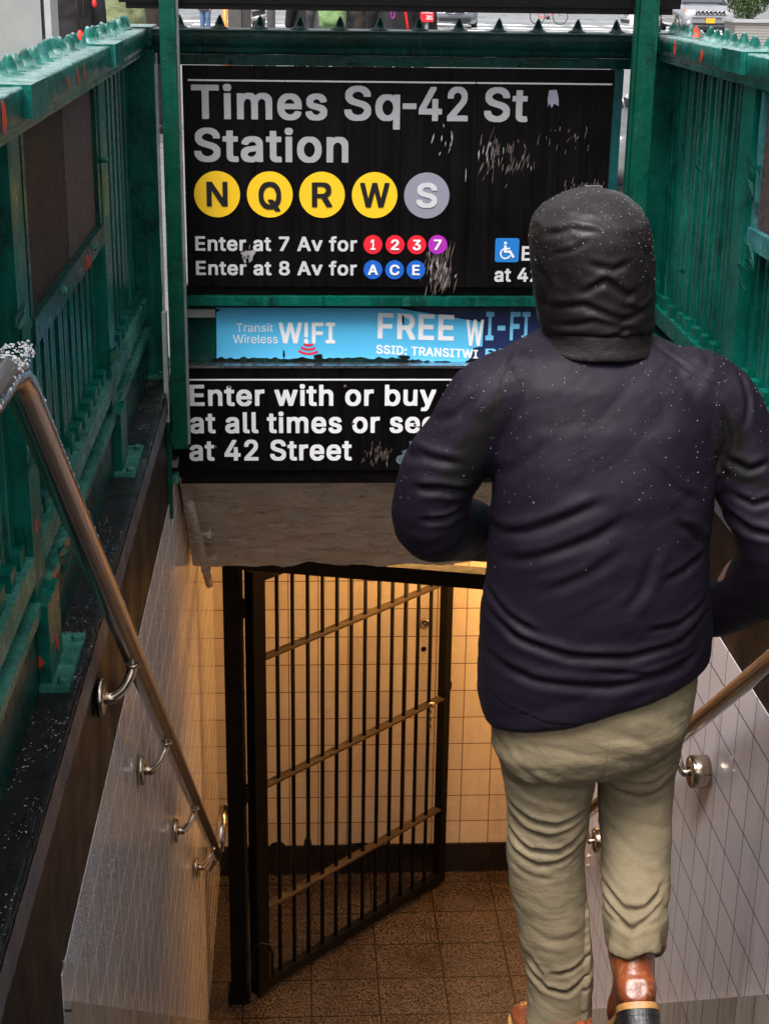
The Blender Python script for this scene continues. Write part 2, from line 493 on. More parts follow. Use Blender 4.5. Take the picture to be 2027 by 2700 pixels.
# ------------------------------------------------------------------ lettering (glyph outlines, 1/1000 em)
GLB = {'!':(196,["68 -21 127 -22 146 -11 160 5 166 29 164 69 154 85 139 98 125 104 71 104 50 93 36 79 30 57 32 13 37 2 49 -10","48 143 143 142 150 147 154 519 149 526 49 526 42 521 44 149"]),"'":(206,["60 301 143 300 150 305 158 475 158 519 153 526 55 526 48 521 54 331 56 307"]),'-':(453,["96 171 355 170 360 177 360 257 353 262 97 262 92 255 92 177"]),'0':(453,["200 -24 251 -25 283 -21 309 -13 343 7 373 37 400 84 418 138 426 190 426 318 418 370 400 424 371 473 343 501 313 521 277 531 177 531 143 521 112 502 81 471 52 422 34 366 28 324 28 184 34 142 52 86 81 37 112 6 139 -11 171 -21","223 69 201 77 185 89 166 110 152 138 136 194 132 278 144 350 168 402 199 431 219 439 231 439 251 433 265 423 283 405 300 376 316 320 322 250 316 186 304 144 292 118 274 94 259 81"]),'1':(453,["58 -17 407 -18 414 -13 414 65 410 71 301 72 298 75 298 519 293 526 179 526 64 441 64 347 69 340 105 340 185 400 190 399 190 75 187 72 59 72 54 65 54 -11"]),'2':(453,["46 -17 405 -18 412 -13 412 67 407 74 204 75 361 248 382 279 396 311 402 339 402 409 394 439 370 477 347 500 327 514 299 526 269 532 201 534 169 530 141 522 105 502 64 457 52 431 46 405 44 351 49 344 145 344 150 349 154 385 169 412 191 430 221 440 245 436 271 422 288 403 298 373 290 341 259 294 42 61 42 -11"]),'3':(453,["186 -24 271 -23 327 -7 360 16 380 36 406 76 414 106 414 184 394 236 351 281 309 301 274 308 394 446 394 520 389 527 55 527 48 522 48 440 53 433 238 432 136 314 136 236 143 229 209 229 231 225 257 217 276 204 292 186 306 150 302 122 293 107 274 88 253 77 215 69 181 77 161 89 144 106 127 149 29 149 22 142 26 90 34 66 50 40 83 9 121 -11"]),'4':(453,["264 -17 361 -18 366 -11 367 85 429 86 436 93 435 176 429 180 369 180 366 183 366 329 361 336 267 336 260 331 259 181 150 181 328 485 332 495 332 519 325 526 231 526 224 521 18 171 18 93 23 86 259 85 260 -11"]),'7':(453,["80 -17 181 -18 188 -13 414 435 414 519 409 526 47 526 40 521 40 441 45 434 283 434 286 431 76 17 76 -11"]),'8':(453,["192 -24 279 -23 309 -17 347 -1 377 21 402 50 414 70 422 106 422 168 418 190 387 243 358 268 382 294 402 340 404 400 396 442 383 465 348 502 319 519 271 533 183 533 153 527 125 515 91 491 73 471 56 442 50 416 48 360 56 320 73 291 95 268 61 237 38 198 30 166 32 92 51 49 94 6 143 -17","225 67 187 77 159 95 142 122 138 140 142 156 161 187 195 209 227 217 257 209 289 189 310 156 314 138 310 120 292 94 267 77","223 309 193 319 174 334 158 362 156 378 164 402 179 421 203 435 227 441 271 423 284 410 292 394 296 372 286 344 271 327 241 311"]),':':(188,["66 -21 125 -22 144 -11 158 5 164 29 162 69 152 85 135 100 123 104 69 104 54 99 34 79 28 63 28 17 36 1 52 -15","62 255 127 254 158 279 162 291 162 341 158 353 143 370 117 380 75 380 53 374 36 357 28 339 28 291 40 271"]),'A':(480,["-2 -17 105 -16 152 117 159 124 323 123 375 -16 477 -18 484 -13 484 19 304 509 293 526 185 526 178 521 0 33 -6 13 -6 -11","189 217 239 366 289 217"]),'C':(510,["238 -24 309 -25 333 -21 377 -7 399 5 431 29 458 58 482 98 494 140 494 170 489 177 391 177 368 128 344 102 297 77 255 73 231 79 186 106 163 131 146 160 134 192 126 244 128 284 134 316 152 360 172 388 197 411 231 429 271 437 293 433 327 419 349 403 363 387 391 329 489 329 496 334 496 360 482 410 458 452 440 472 401 503 379 515 335 529 307 533 211 531 167 519 126 498 80 456 64 436 32 370 20 316 20 192 32 138 46 104 66 70 103 29 131 7 173 -13"]),'D':(502,["42 -17 285 -16 325 -6 369 12 399 34 438 75 456 105 472 145 482 193 482 317 472 365 456 405 438 435 405 472 375 494 333 514 263 526 45 526 38 521 38 -11","149 75 149 433 213 434 273 424 303 410 334 383 358 347 368 317 376 277 376 233 358 163 341 136 321 114 273 86 219 76"]),'E':(419,["42 -17 391 -18 398 -13 398 67 393 74 151 74 148 77 149 209 371 210 378 217 378 297 373 304 149 305 149 433 389 434 394 441 394 519 389 526 45 526 38 521 38 -11"]),'F':(410,["42 -17 141 -18 148 -13 149 201 361 202 368 207 368 289 363 296 149 297 148 431 151 434 387 434 392 441 392 519 387 526 45 526 38 521 38 -11"]),'I':(300,["13 -17 284 -18 291 -13 289 71 284 74 208 74 205 77 205 431 208 434 284 434 289 437 291 519 286 526 16 526 9 521 11 437 16 434 94 434 97 431 97 77 94 74 16 74 11 71 9 -11"]),'L':(393,["42 -17 377 -18 384 -11 384 67 379 74 149 75 148 519 141 526 45 526 38 519 38 -11"]),'M':(628,["42 -17 137 -18 144 -13 145 283 262 -11 271 -18 357 -18 366 -11 481 283 482 -13 489 -18 587 -16 590 -11 588 523 583 526 461 526 453 520 315 159 175 520 167 526 41 524 38 519 38 -11"]),'N':(523,["42 -17 141 -18 148 -13 147 328 366 -15 371 -18 479 -18 485 -14 486 519 482 525 385 526 378 521 377 180 158 523 153 526 45 526 39 522 38 -11"]),'Q':(533,["382 -65 483 -66 490 -61 490 -33 438 37 464 65 490 109 504 147 512 187 514 299 500 373 482 415 442 469 403 502 365 520 327 530 293 534 221 532 169 520 131 502 92 469 52 415 34 373 22 321 18 277 22 187 34 135 50 97 71 64 107 26 133 6 169 -12 211 -22 303 -24 345 -16","257 72 229 80 201 94 164 129 146 159 134 191 126 265 136 323 148 353 172 389 211 420 257 436 275 436 331 416 369 380 398 321 406 283 408 251 400 195 388 161 369 130 331 176 231 176 226 173 224 143 276 75 275 72"]),'R':(449,["42 -17 141 -18 148 -13 148 177 151 180 227 179 335 -18 443 -18 450 -13 450 15 351 197 377 216 402 241 420 273 430 311 430 393 424 423 398 469 376 491 351 508 287 526 45 526 38 521 38 -11","149 273 149 433 237 434 277 424 304 403 318 377 322 345 312 313 295 294 269 280 243 274"]),'S':(447,["188 -26 279 -25 317 -17 357 1 379 17 409 51 422 72 428 98 430 172 426 190 417 213 379 255 329 283 193 323 163 339 144 358 139 376 142 390 154 408 187 431 219 439 257 433 286 418 300 406 310 388 314 366 321 359 417 359 423 363 422 406 414 438 382 484 333 517 275 533 181 533 121 517 92 500 56 466 40 440 32 414 30 354 34 326 44 300 73 267 93 251 129 233 275 189 302 172 318 154 322 140 320 128 297 95 267 77 225 67 183 77 155 93 138 112 128 146 121 155 23 155 17 151 16 120 20 94 32 62 50 36 86 4 113 -11 147 -21"]),'T':(449,["176 -17 273 -18 280 -13 281 433 435 434 440 441 440 519 435 526 17 526 10 521 10 441 15 434 169 434 172 431 172 -11"]),'W':(686,["136 -17 245 -18 252 -13 343 319 432 -13 439 -18 549 -16 556 -3 688 477 692 495 690 523 685 526 587 526 580 521 493 180 404 519 395 526 289 526 282 519 193 179 106 519 97 526 -3 524 -6 495 -2 477 128 1"]),'a':(389,["130 -26 185 -27 215 -23 253 -7 263 -19 353 -19 360 -14 358 290 350 322 335 349 316 370 281 391 227 401 153 401 113 393 81 379 65 367 39 341 20 308 20 280 25 273 79 257 117 257 148 294 189 311 211 309 232 298 246 282 252 266 252 258 241 249 115 231 75 219 45 201 27 183 14 162 8 128 8 86 14 54 26 30 55 -1 71 -11","161 65 133 77 122 88 116 106 126 126 157 143 253 158 250 126 232 94 195 69"]),'b':(424,["191 -25 260 -26 306 -16 343 7 378 44 399 87 411 139 413 201 405 271 393 307 361 353 330 380 302 394 260 402 192 402 164 396 138 383 137 521 130 526 36 526 31 519 31 -13 38 -18 128 -18 135 -13 136 -4 166 -20","218 66 184 80 159 105 141 145 135 199 147 251 166 282 178 294 200 306 224 310 246 304 262 294 285 267 303 219 305 175 295 131 276 98 244 72"]),'d':(424,["162 -25 233 -26 263 -18 291 -2 292 -13 299 -18 387 -18 394 -13 394 519 389 526 297 526 290 521 289 380 271 392 233 402 167 402 123 394 95 380 75 364 46 331 30 301 14 243 12 159 20 103 32 71 53 36 86 3 121 -16","201 66 181 72 165 82 142 107 124 151 120 203 128 243 149 280 179 304 209 310 243 296 268 269 284 227 288 173 278 129 259 96 231 74"]),'e':(404,["176 -25 253 -26 297 -16 321 -4 356 23 378 53 388 79 388 103 383 110 329 122 291 122 283 116 270 93 257 82 223 66 207 66 166 81 144 101 130 123 124 141 125 150 387 150 394 155 392 243 384 283 368 321 340 357 321 374 291 390 255 400 155 400 125 392 95 376 62 347 34 307 14 239 14 135 22 99 50 43 99 -2 135 -18","127 238 132 259 155 288 183 306 201 310 227 306 255 288 268 271 280 243 277 238"]),'f':(254,["64 -17 157 -18 164 -13 164 305 167 308 243 308 250 315 248 393 243 396 167 396 164 417 172 441 181 450 195 454 209 450 243 450 249 454 266 509 266 533 261 540 213 548 155 548 111 534 76 503 64 483 60 467 59 397 -9 396 -16 391 -14 311 -9 308 57 308 60 305 60 -11"]),'g':(425,["176 -168 257 -167 309 -155 347 -131 373 -103 386 -80 394 -36 394 390 389 397 299 397 292 392 291 380 263 395 237 401 151 401 121 393 92 378 56 344 36 314 20 276 12 220 14 138 30 82 58 40 91 11 147 -11 233 -13 288 4 286 -22 274 -46 255 -63 219 -77 187 -75 161 -65 117 -23 83 -23 30 -54 30 -84 34 -94 76 -138 117 -159","199 79 161 95 140 118 122 164 120 206 132 252 151 283 177 303 207 311 229 305 245 295 270 268 286 228 290 182 280 138 260 106 229 83"]),'h':(410,["35 -17 130 -18 137 -13 139 247 149 271 168 292 192 306 208 309 224 306 246 294 265 271 271 249 275 219 275 -13 282 -18 372 -18 379 -11 379 267 373 309 367 327 350 356 333 373 308 390 270 402 182 400 138 384 137 519 130 526 38 526 31 519 31 -11"]),'i':(167,["35 -17 130 -18 137 -13 137 389 132 396 38 396 31 391 31 -11","53 427 114 426 133 437 142 448 149 471 149 495 143 519 131 531 104 542 64 542 44 536 26 520 19 499 21 457 42 432"]),'l':(189,["109 -19 178 -20 198 -16 203 -9 203 19 191 69 150 72 142 77 137 93 137 521 130 526 38 526 31 519 33 45 41 21 56 2 76 -12"]),'m':(610,["35 -17 130 -18 137 -13 137 245 155 285 168 298 196 310 216 306 234 294 251 263 253 -11 256 -16 350 -18 357 -13 357 245 367 277 386 298 404 308 424 310 454 295 465 281 473 253 475 -13 482 -18 575 -17 579 -11 579 281 573 321 550 362 516 390 474 404 402 404 382 400 356 390 320 363 286 394 260 402 188 404 162 398 138 384 128 396 35 395 31 389 31 -11"]),'n':(410,["35 -17 130 -18 137 -13 139 247 149 271 168 292 192 306 208 309 224 306 246 294 265 271 271 249 275 219 275 -13 282 -18 372 -18 378 -14 377 287 373 311 361 339 325 379 308 390 268 402 182 400 138 382 128 396 38 396 32 392 31 -11"]),'o':(415,["174 -25 259 -24 289 -16 324 3 364 43 382 71 402 139 402 237 382 305 364 333 324 373 289 392 259 400 157 400 127 392 99 378 50 333 30 297 20 265 12 211 14 139 20 107 38 63 52 41 99 -2 133 -18","203 66 165 82 140 111 124 151 120 201 130 245 150 279 164 293 183 304 213 310 233 304 254 291 276 265 292 225 296 173 286 131 264 95 233 72"]),'q':(424,["294 -160 387 -161 394 -154 394 392 387 397 299 397 292 392 291 378 263 395 237 401 151 401 127 395 93 379 60 348 42 324 24 286 12 218 12 160 20 102 40 56 60 28 91 -1 123 -17 151 -25 237 -25 265 -17 289 -2 290 -154","197 67 179 73 160 86 140 110 124 150 120 204 130 248 151 283 177 303 205 311 245 295 270 266 284 228 288 174 278 130 256 92 229 73 209 67"]),'r':(259,["35 -17 130 -18 137 -13 139 251 152 276 178 298 204 306 258 304 264 308 265 395 260 402 176 402 138 388 128 396 38 396 31 391 31 -11"]),'s':(365,["140 -25 225 -26 275 -14 304 3 326 23 346 51 352 71 354 119 350 147 342 167 321 192 305 206 281 218 159 250 141 262 134 275 146 297 187 314 209 308 225 298 251 260 291 260 344 275 346 307 321 354 289 382 251 398 227 402 147 402 111 394 67 370 42 345 28 315 28 233 38 209 59 186 99 162 213 132 230 123 242 109 242 99 228 81 209 70 185 64 157 70 140 79 111 124 71 124 23 114 15 108 14 79 18 61 36 29 71 -4 95 -16"]),'t':(227,["140 -21 207 -22 225 -18 234 -9 234 23 223 68 217 72 163 72 154 81 148 101 148 305 151 308 219 308 224 311 226 389 219 396 149 397 148 481 143 488 51 488 44 481 43 397 -9 396 -16 391 -16 315 -9 308 41 308 44 305 44 63 54 27 75 2 95 -12"]),'u':(410,["153 -22 228 -21 274 -1 277 -14 284 -19 372 -19 379 -14 379 390 374 397 282 397 275 392 273 146 265 118 251 96 230 79 208 71 192 71 164 85 145 108 137 132 137 392 130 397 38 397 31 392 31 98 37 70 57 28 83 2 118 -17"]),'v':(389,["145 -17 242 -18 249 -13 393 363 393 389 388 396 290 396 282 390 194 150 106 392 100 396 2 396 -5 391 -5 363 135 -1"]),'w':(567,["119 -17 214 -18 220 -14 284 205 346 -14 352 -18 448 -16 563 349 567 365 565 393 560 396 464 396 458 392 398 179 338 392 332 396 234 396 227 385 170 177 110 390 102 396 4 394 1 363"]),'y':(389,["61 -162 124 -163 156 -155 186 -135 215 -98 389 352 393 366 393 390 388 397 290 397 282 391 194 149 106 393 100 397 2 397 -5 392 -5 366 -1 352 135 0 117 -50 103 -64 92 -69 46 -69 37 -76 25 -124 25 -152 34 -159"])}
GLR = {'T':(449,["32 452 32 509 417 509 417 452 257 452 257 0 193 0 193 452"]),'W':(686,["155 0 16 509 82 509 163 196 175 145 187 94 197 40 189 40 200 94 211 145 224 196 306 509 380 509 462 196 474 145 486 94 497 40 488 40 499 94 510 145 523 196 603 509 670 509 530 0 455 0 368 323 351 391 336 475 350 475 335 395 318 323 230 0"]),'a':(389,["160 -9 137 -7 115 -2 94 5 76 15 60 29 48 45 38 63 32 85 30 108 32 128 36 146 43 161 53 173 64 184 78 193 92 200 108 206 125 211 178 220 234 227 247 229 257 231 265 235 271 240 274 246 276 255 276 257 275 272 272 285 267 297 260 307 251 315 240 322 227 327 212 330 196 331 179 330 163 327 149 322 137 316 126 309 118 301 110 292 104 283 100 274 41 291 51 312 64 331 79 346 95 358 114 368 133 375 153 380 174 383 194 384 239 379 255 375 271 369 286 360 300 350 312 336 322 320 330 301 335 278 337 251 337 0 277 0 277 52 272 52 252 25 242 16 229 8 215 1 199 -4 180 -7","170 45 192 47 211 51 228 59 242 68 254 80 263 93 270 107 274 123 276 138 276 190 259 182 231 176 200 171 175 168 134 159 122 154 112 147 103 139 97 130 93 118 92 105 93 93 96 82 102 72 109 64 119 57 130 52 142 48 156 46"]),'e':(404,["212 -8 177 -6 145 3 117 16 93 35 72 58 56 85 44 115 36 150 34 187 36 224 44 259 55 290 71 317 91 341 115 359 142 373 173 382 205 384 226 383 246 380 266 374 285 366 303 355 319 341 334 324 347 304 357 282 365 256 370 226 371 194 371 169 75 169 75 221 338 221 310 202 308 226 304 249 298 269 289 286 277 302 263 314 246 323 227 328 205 330 184 328 164 323 146 313 131 301 119 286 109 270 102 251 97 231 96 211 96 178 98 151 102 127 110 106 121 88 135 73 151 61 169 53 190 48 212 46 227 47 241 49 254 53 265 58 276 65 285 73 294 82 300 93 306 105 365 91 358 72 348 55 335 39 320 26 302 14 283 4 261 -3 237 -7"]),'i':(167,["53 0 53 379 114 379 114 0","84 443 73 444 63 448 54 455 47 463 43 473 41 483 43 494 47 504 54 512 63 518 73 522 84 524 95 522 105 518 114 512 121 504 125 494 126 483 125 473 121 463 114 455 105 448 95 444"]),'l':(189,["139 -2 113 0 90 8 74 20 62 37 55 59 53 84 53 509 114 509 114 99 114 83 117 71 120 62 126 57 135 53 146 52 160 53 170 54 181 3 162 -1"]),'n':(410,["114 227 114 0 53 0 53 379 112 379 112 287 102 287 116 319 132 344 152 362 175 374 200 382 227 384 252 383 275 377 295 369 313 356 328 340 341 321 350 298 355 271 357 240 357 0 296 0 296 235 293 262 286 286 273 304 256 318 234 326 210 329 193 328 176 324 161 317 147 308 136 297 126 283 119 266 115 247"]),'r':(259,["53 0 53 379 112 379 112 321 115 321 124 339 137 354 152 367 171 377 191 383 213 385 229 384 243 384 243 322 230 324 207 326 190 325 174 321 159 315 146 306 135 296 126 284 119 270 115 254 114 237 114 0"]),'s':(365,["182 -8 157 -7 133 -3 112 3 93 12 76 24 62 38 50 54 41 73 36 94 94 107 101 88 111 72 124 60 140 52 160 47 181 45 206 47 227 53 244 62 257 74 265 88 268 103 266 115 262 126 254 136 243 144 229 150 212 155 149 170 118 180 92 193 72 208 58 227 50 249 47 274 49 295 55 314 65 332 79 347 96 360 115 370 137 378 161 383 187 384 212 383 234 379 254 372 271 364 286 352 299 339 309 324 318 308 324 290 268 277 262 291 254 304 243 316 228 325 210 331 187 333 166 331 147 325 131 317 119 306 111 292 109 277 110 264 115 253 124 243 136 235 152 228 172 223 229 209 261 200 287 187 306 171 320 153 328 131 331 107 329 85 323 65 312 47 298 31 280 17 260 6 236 -2 210 -7"]),'t':(227,["204 379 204 327 6 327 6 379","65 471 126 471 126 98 127 83 131 70 136 61 144 55 156 51 170 50 185 51 202 54 213 2 192 -3 168 -4 138 -1 112 7 92 21 77 40 68 65 65 93"])}
def lettering(text, x0, x1, zb, zt, y, mat, parent, name='lettering', bold=.022, shear=0.0, depth=.001):
    GL = GLB if bold else GLR
    r = 18 if bold else 0
    cu = D.curves.new('lettering', 'CURVE'); cu.dimensions = '2D'; cu.fill_mode = 'BOTH'
    x = 0.0
    for ch in text:
        if ch == ' ': x += 215 if bold else 190; continue
        adv, loops = GL[ch]
        for lp in loops:
            v = list(map(int, lp.split())); n = len(v) // 2
            sp = cu.splines.new('POLY'); sp.points.add(n - 1)
            for i in range(n): sp.points[i].co = ((x + v[2 * i]) / 1000, v[2 * i + 1] / 1000, 0, 1)
            sp.use_cyclic_u = True
        x += adv + (34 if bold else 0)
    cu.extrude = .002
    o = D.objects.new('temporary', cu); C.objects.link(o); bpy.context.view_layer.update()
    dg = bpy.context.evaluated_depsgraph_get()
    me = D.meshes.new_from_object(o.evaluated_get(dg), depsgraph=dg)
    D.objects.remove(o); D.curves.remove(cu)
    a = get_co(me)
    a[:, 0] -= a[:, 0].min()
    w = a[:, 0].max()
    sz = (zt - zb) / (.508 + 2 * r / 1000)
    sx = (x1 - x0) / w if x1 is not None else sz
    b = np.empty_like(a)
    b[:, 0] = x0 + a[:, 0] * sx
    b[:, 2] = zb + (a[:, 1] + r / 1000) * sz + shear * (b[:, 0] - x0)
    b[:, 1] = y - depth * .5 - a[:, 2] * (depth * .5 / .002)
    set_co(me, b)
    return place(me, name, mat, parent)

def disc(c, r, y, mat, parent, name='route_disc', n=48, depth=.003):
    mb = MB(); mb.lathe([(0, r), (depth, r)], (c[0], y, c[1]), (0, -1, 0), n, smooth=False)
    return mb.build(name, mat, parent)

# ------------------------------------------------------------------ setting
XL, XR = -.46, 1.24            # stair walls
Y0, Y1, YB = 1.98, 5.71, 8.0   # top of stairs, edge of the street slab, back wall
ZF = -3.52                     # landing floor

mb = MB()                      # sidewalk sheet with the stair opening
for (a, b, c, d) in ((-30, XL - .34, -8, 24), (XR + .34, 40, -8, 24), (XL - .34, XR + .34, -8, Y0), (XL - .34, XR + .34, Y1 + .12, 24)):
    mb.box(a, b, c, d, -.15, 0)
tag(mb.build('sidewalk', 'pave'), kind='structure')
mb = MB()
mb.prism([(-200, 24, -.222), (-200, 320, -5.55), (-200, 320, -6), (-200, 24, -.6)], (520, 0, 0))
tag(mb.build('road', 'asphalt'), kind='structure')
def rz(y): return -.222 - .018 * (y - 24)
mb = MB()
for row, (yy, ln) in enumerate(((58.5, 2.2), (63.5, 2.4), (70, 3.0))):
    for k in range(-6, 16):
        x = k * 1.55 + row * .7
        mb.prism([(x, yy, rz(yy) + .004), (x + .85, yy, rz(yy) + .004), (x + .85, yy + ln, rz(yy + ln) + .004), (x, yy + ln, rz(yy + ln) + .004)], (0, 0, .003))
mb.prism([(-40, 33, rz(33) + .004), (60, 33, rz(33) + .004), (60, 33.35, rz(33.35) + .004), (-40, 33.35, rz(33.35) + .004)], (0, 0, .003))
for yy in (52, 58, 71, 84):
    mb.prism([(-60, yy, rz(yy) + .004), (90, yy, rz(yy) + .004), (90, yy + .3, rz(yy + .3) + .004), (-60, yy + .3, rz(yy + .3) + .004)], (0, 0, .003))
tag(mb.build('road_marking', 'whiteline'), kind='structure')

mb = MB()                      # stairs
pts = [(XL + .004, Y0, -.01)]
for k in range(1, 20):
    ya, yb, z = Y0 + .2263 * (k - 1), Y0 + .2263 * k, -.176 * k
    pts += [(XL + .004, ya, z), (XL + .004, yb + .012, z), (XL + .004, yb + .012, z - .03), (XL + .004, yb, z - .03)]
ye = Y0 + .2263 * 19
pts += [(XL + .004, ye, ZF - .01), (XL + .004, ye, ZF - .4), (XL + .004, Y0, -.8)]
mb.prism(pts, (XR - XL - .008, 0, 0))
tag(mb.build('stairs', 'stair'), kind='structure')
mb = MB(); mb.box(XL - .2, 4.2, ye + .002, YB + .2, ZF - .2, ZF)
tag(mb.build('landing_floor', 'floor'), kind='structure')

def stair_wall(side):
    L = side < 0
    xw = XL if L else XR
    out = -1 if L else 1
    t = thing('stair_wall', 'white glazed tile stair wall wet with rain beneath the black granite coping, left of the gate' if L
              else 'dry pinkish tile stair wall beside the walking man, on the far side of the stairs from the gate hinges', 'wall', (xw, 2.6, -1.5))
    def X(d): return xw + out * d       # d metres into the wall
    y_end = YB if L else 6.5
    # granite coping
    mb = MB()
    def cop(u, v):
        y = 1.0 + v * (Y1 + .10 - 1.0)
        if u < .75:
            d = .40 - u / .75 * .405; z = .1
        else:
            d = -.005; z = .1 - (u - .75) / .25 * .075
        k = noise.noise(Vector((d * 22, y * 16, 3.1))) * .0022 + noise.noise(Vector((d * 60, y * 55, 1.1))) * .0014
        return (X(d + (k * .5 if u >= .75 else 0)), y, z + k * (1 if u <= .75 else 1 - (u - .75) * 4))
    mb.grid(cop, 40, 420, smooth=True)
    mb.build('coping', 'coping', t)
    mb = MB()
    def edge(u, v):
        y = 1.0 + v * (Y1 + .10 - 1.0)
        k = noise.noise(Vector((u * 2, y * 26, 8.1))) * .0016
        return (X(-.0075 - .003 * u + k), y, .0905 - u * .062)
    mb.grid(edge, 6, 300)
    mb.build('coping_edge', 'coping_edge', t)
    # stone band under the coping
    mb = MB(); mb.box(X(0), X(.38), 1.0, 2.6015, -1.6, .02)
    mb.box(X(0), X(.38), 2.602, Y1, -.316, .02); mb.box(X(0), X(.38), 2.602, Y1, -.7, -.32) if False else None
    mb.build('stone_band', 'band', t)
    # tile facing
    mb = MB()
    ztop = -.318
    f = X(-.0015); b = X(.33)
    prof = [(2.60, ztop), (5.50, ztop), (5.50, -.30 if L else ztop), (y_end, -.30), (y_end, ZF - .1), (2.60, ZF - .1)]
    prof = [(2.60, ztop), (y_end, ztop), (y_end, ZF - .1), (2.60, ZF - .1)]
    mb.prism([(f, y, z) for y, z in prof], (b - f, 0, 0))
    mb.build('tile_facing', 'tile_l' if L else 'tile_r', t)
    if y_end > Y1:
        mb = MB(); mb.box(X(-.004), X(.33), Y1 + .002, y_end, ztop + .002, -.02)
        mb.build('upper_facing', 'tile_l', t)
    # sloping band along the steps
    mb = MB()
    fz = lambda y: -.775 * (y - Y0) + .105
    f2 = X(-.016)
    ylast = 6.55 if L else 6.35
    pr = [(2.602, fz(2.602)), (ylast, fz(ylast)), (ylast, fz(ylast) - .5), (2.602, fz(2.602) - .5)]
    mb.prism([(f2, y, z) for y, z in pr], (X(0.02) - f2, 0, 0))
    mb.build('step_band', 'tile_skirt', t, bevel=.003)
    return t
lw = stair_wall(-1)
rw = stair_wall(1)

# back wall of the landing
bw = thing('back_wall', 'cream tiled back wall of the landing with black skirting, behind the open gate', 'wall', (.4, YB, ZF))
mb = MB(); mb.box(XL, 4.2, YB, YB + .2, -3.33, -.9); mb.build('tile_facing', 'tile_b', bw)
mb = MB(); mb.box(XL + .002, 4.2, YB - .012, YB + .2, ZF, -3.332); mb.build('skirting', 'black_skirt', bw, bevel=.004)
mb = MB()
for (cx, w, h, sd) in ((-.12, .09, .03, 1), (.055, .045, .075, 2), (.36, .16, .012, 4)):
    r = random.Random(sd); n = 13
    top = []
    for i in range(n + 1):
        u = i / n
        top.append((cx - w / 2 + u * w, YB - .0015, -3.331 + h * (math.sin(PI * u) ** .5) * r.uniform(.82, 1.0)))
    mb.prism([(cx - w / 2, YB - .0015, -3.331)] + top[1:-1] + [(cx + w / 2, YB - .0015, -3.331)], (0, .001, 0))
mb.build('black_paint_splash', 'black_skirt', bw)
mb = MB(); mb.lathe([(0, .026), (.012, .026), (.016, .018), (.006, .014), (.02, .004)], (.705, YB, -1.925), (0, -1, 0), 24); mb.build('round_fitting', 'chrome', bw)
mb = MB(); mb.lathe([(0, .016), (.004, .014)], (.705, YB - .0005, -2.085), (0, -1, 0), 9, smooth=False); mb.build('drill_hole', 'black_skirt', bw)
# side passage
cw = thing('passage_wall', 'tiled side wall of the underground passage leading off to the right behind the man', 'wall', (4.0, 6.4, ZF))
mb = MB(); mb.box(XR + .33, 4.2, 6.3, 6.5, ZF, -.9); mb.box(4.2, 4.3, 6.3, 8.2, ZF, -.9)
mb.build('tile_facing', 'tile_b', cw)

# concrete soffit over the lower stairs
sf = thing('concrete_soffit', 'rough beige plaster soffit sloping down under the black entry sign', 'ceiling', (.4, 5.7, -.31))
mb = MB()
def sof(u, v):
    x = XL + .012 + u * (XR + .3 - XL)
    if v < .85:
        q = v / .85; y = 5.71 + q * .64; z = -.31 - q * .615
    else:
        q = (v - .85) / .15; y = 6.35 + q * .1; z = -.925
    k = noise.fractal(Vector((x * 3.0, y * 7, z * 7)), 1, 2, 4) * .026 + noise.fractal(Vector((x * 9, y * 30, z * 30)), .8, 2, 3) * .010
    e = 1 if .02 < v < 1 else 0
    return (x, y - k * e * .7, z - k * e * .6 + (noise.noise(Vector((x * 9, 1, 4))) * .010 if abs(v - .85) < .04 else 0))
mb.grid(sof, 260, 150)
mb.build('sloping_face', 'plaster', sf)
mb = MB()
mb.prism([(XL + .012, 5.73, -.30), (XL + .012, 6.37, -.918), (XL + .012, 8.0, -.918), (XL + .012, 8.0, -.152), (XL + .012, 5.73, -.152)], (4.6, 0, 0))
mb.build('slab', 'plaster', sf)
# conduit along its edge
pp = thing('conduit_pipe', 'painted conduit pipe clipped along the left edge of the beige soffit', 'pipe', (-.42, 5.75, -.4))
A, B = Vector((-.408, 5.70, -.42)), Vector((-.375, 6.27, -.985))
d = (B - A)
mb = MB(); mb.tube([A + d * t for t in (0, .25, .5, .75, 1)], .017, 14); mb.build('pipe', 'plaster', pp)
for t in (.36, .40, .64, .68, .80):
    mb = MB(); p = A + d * t; q = d.normalized() * .008
    mb.tube([p - q, p, p + q], [.019, .022, .019], 14); mb.build('coupling', 'plaster', pp)
for t in (.30, .60):
    p = A + d * t + Vector((.035, -.012, -.008)); mb = MB()
    mb.prism([p + Vector((-.022, 0, -.006)), p + Vector((0, 0, 0)), p + Vector((.026, 0, .022)), p + Vector((.024, 0, -.026)), p + Vector((.002, 0, -.012))], (0, -.01, 0))
    mb.build('clip', 'plaster', pp, bevel=.003)

# warm lamp fixtures on the passage ceiling
def ceiling_lamp(x0, x1, y, label):
    t = thing('ceiling_lamp', label, 'lamp', ((x0 + x1) / 2, y, -.92), 'passage ceiling lamps')
    mb = MB(); mb.box(x0, x1, y - .09, y + .09, -.958, -.919); mb.build('housing', 'kiosk', t, bevel=.006)
    mb = MB(); mb.box(x0 + .02, x1 - .02, y - .07, y + .07, -1.0, -.9585); mb.build('diffuser', 'lamp', t, bevel=.01)
ceiling_lamp(.25, 1.35, 7.35, 'warm strip lamp on the passage ceiling just behind the soffit')
ceiling_lamp(1.9, 3.0, 7.35, 'warm strip lamp on the passage ceiling farther down the side passage')

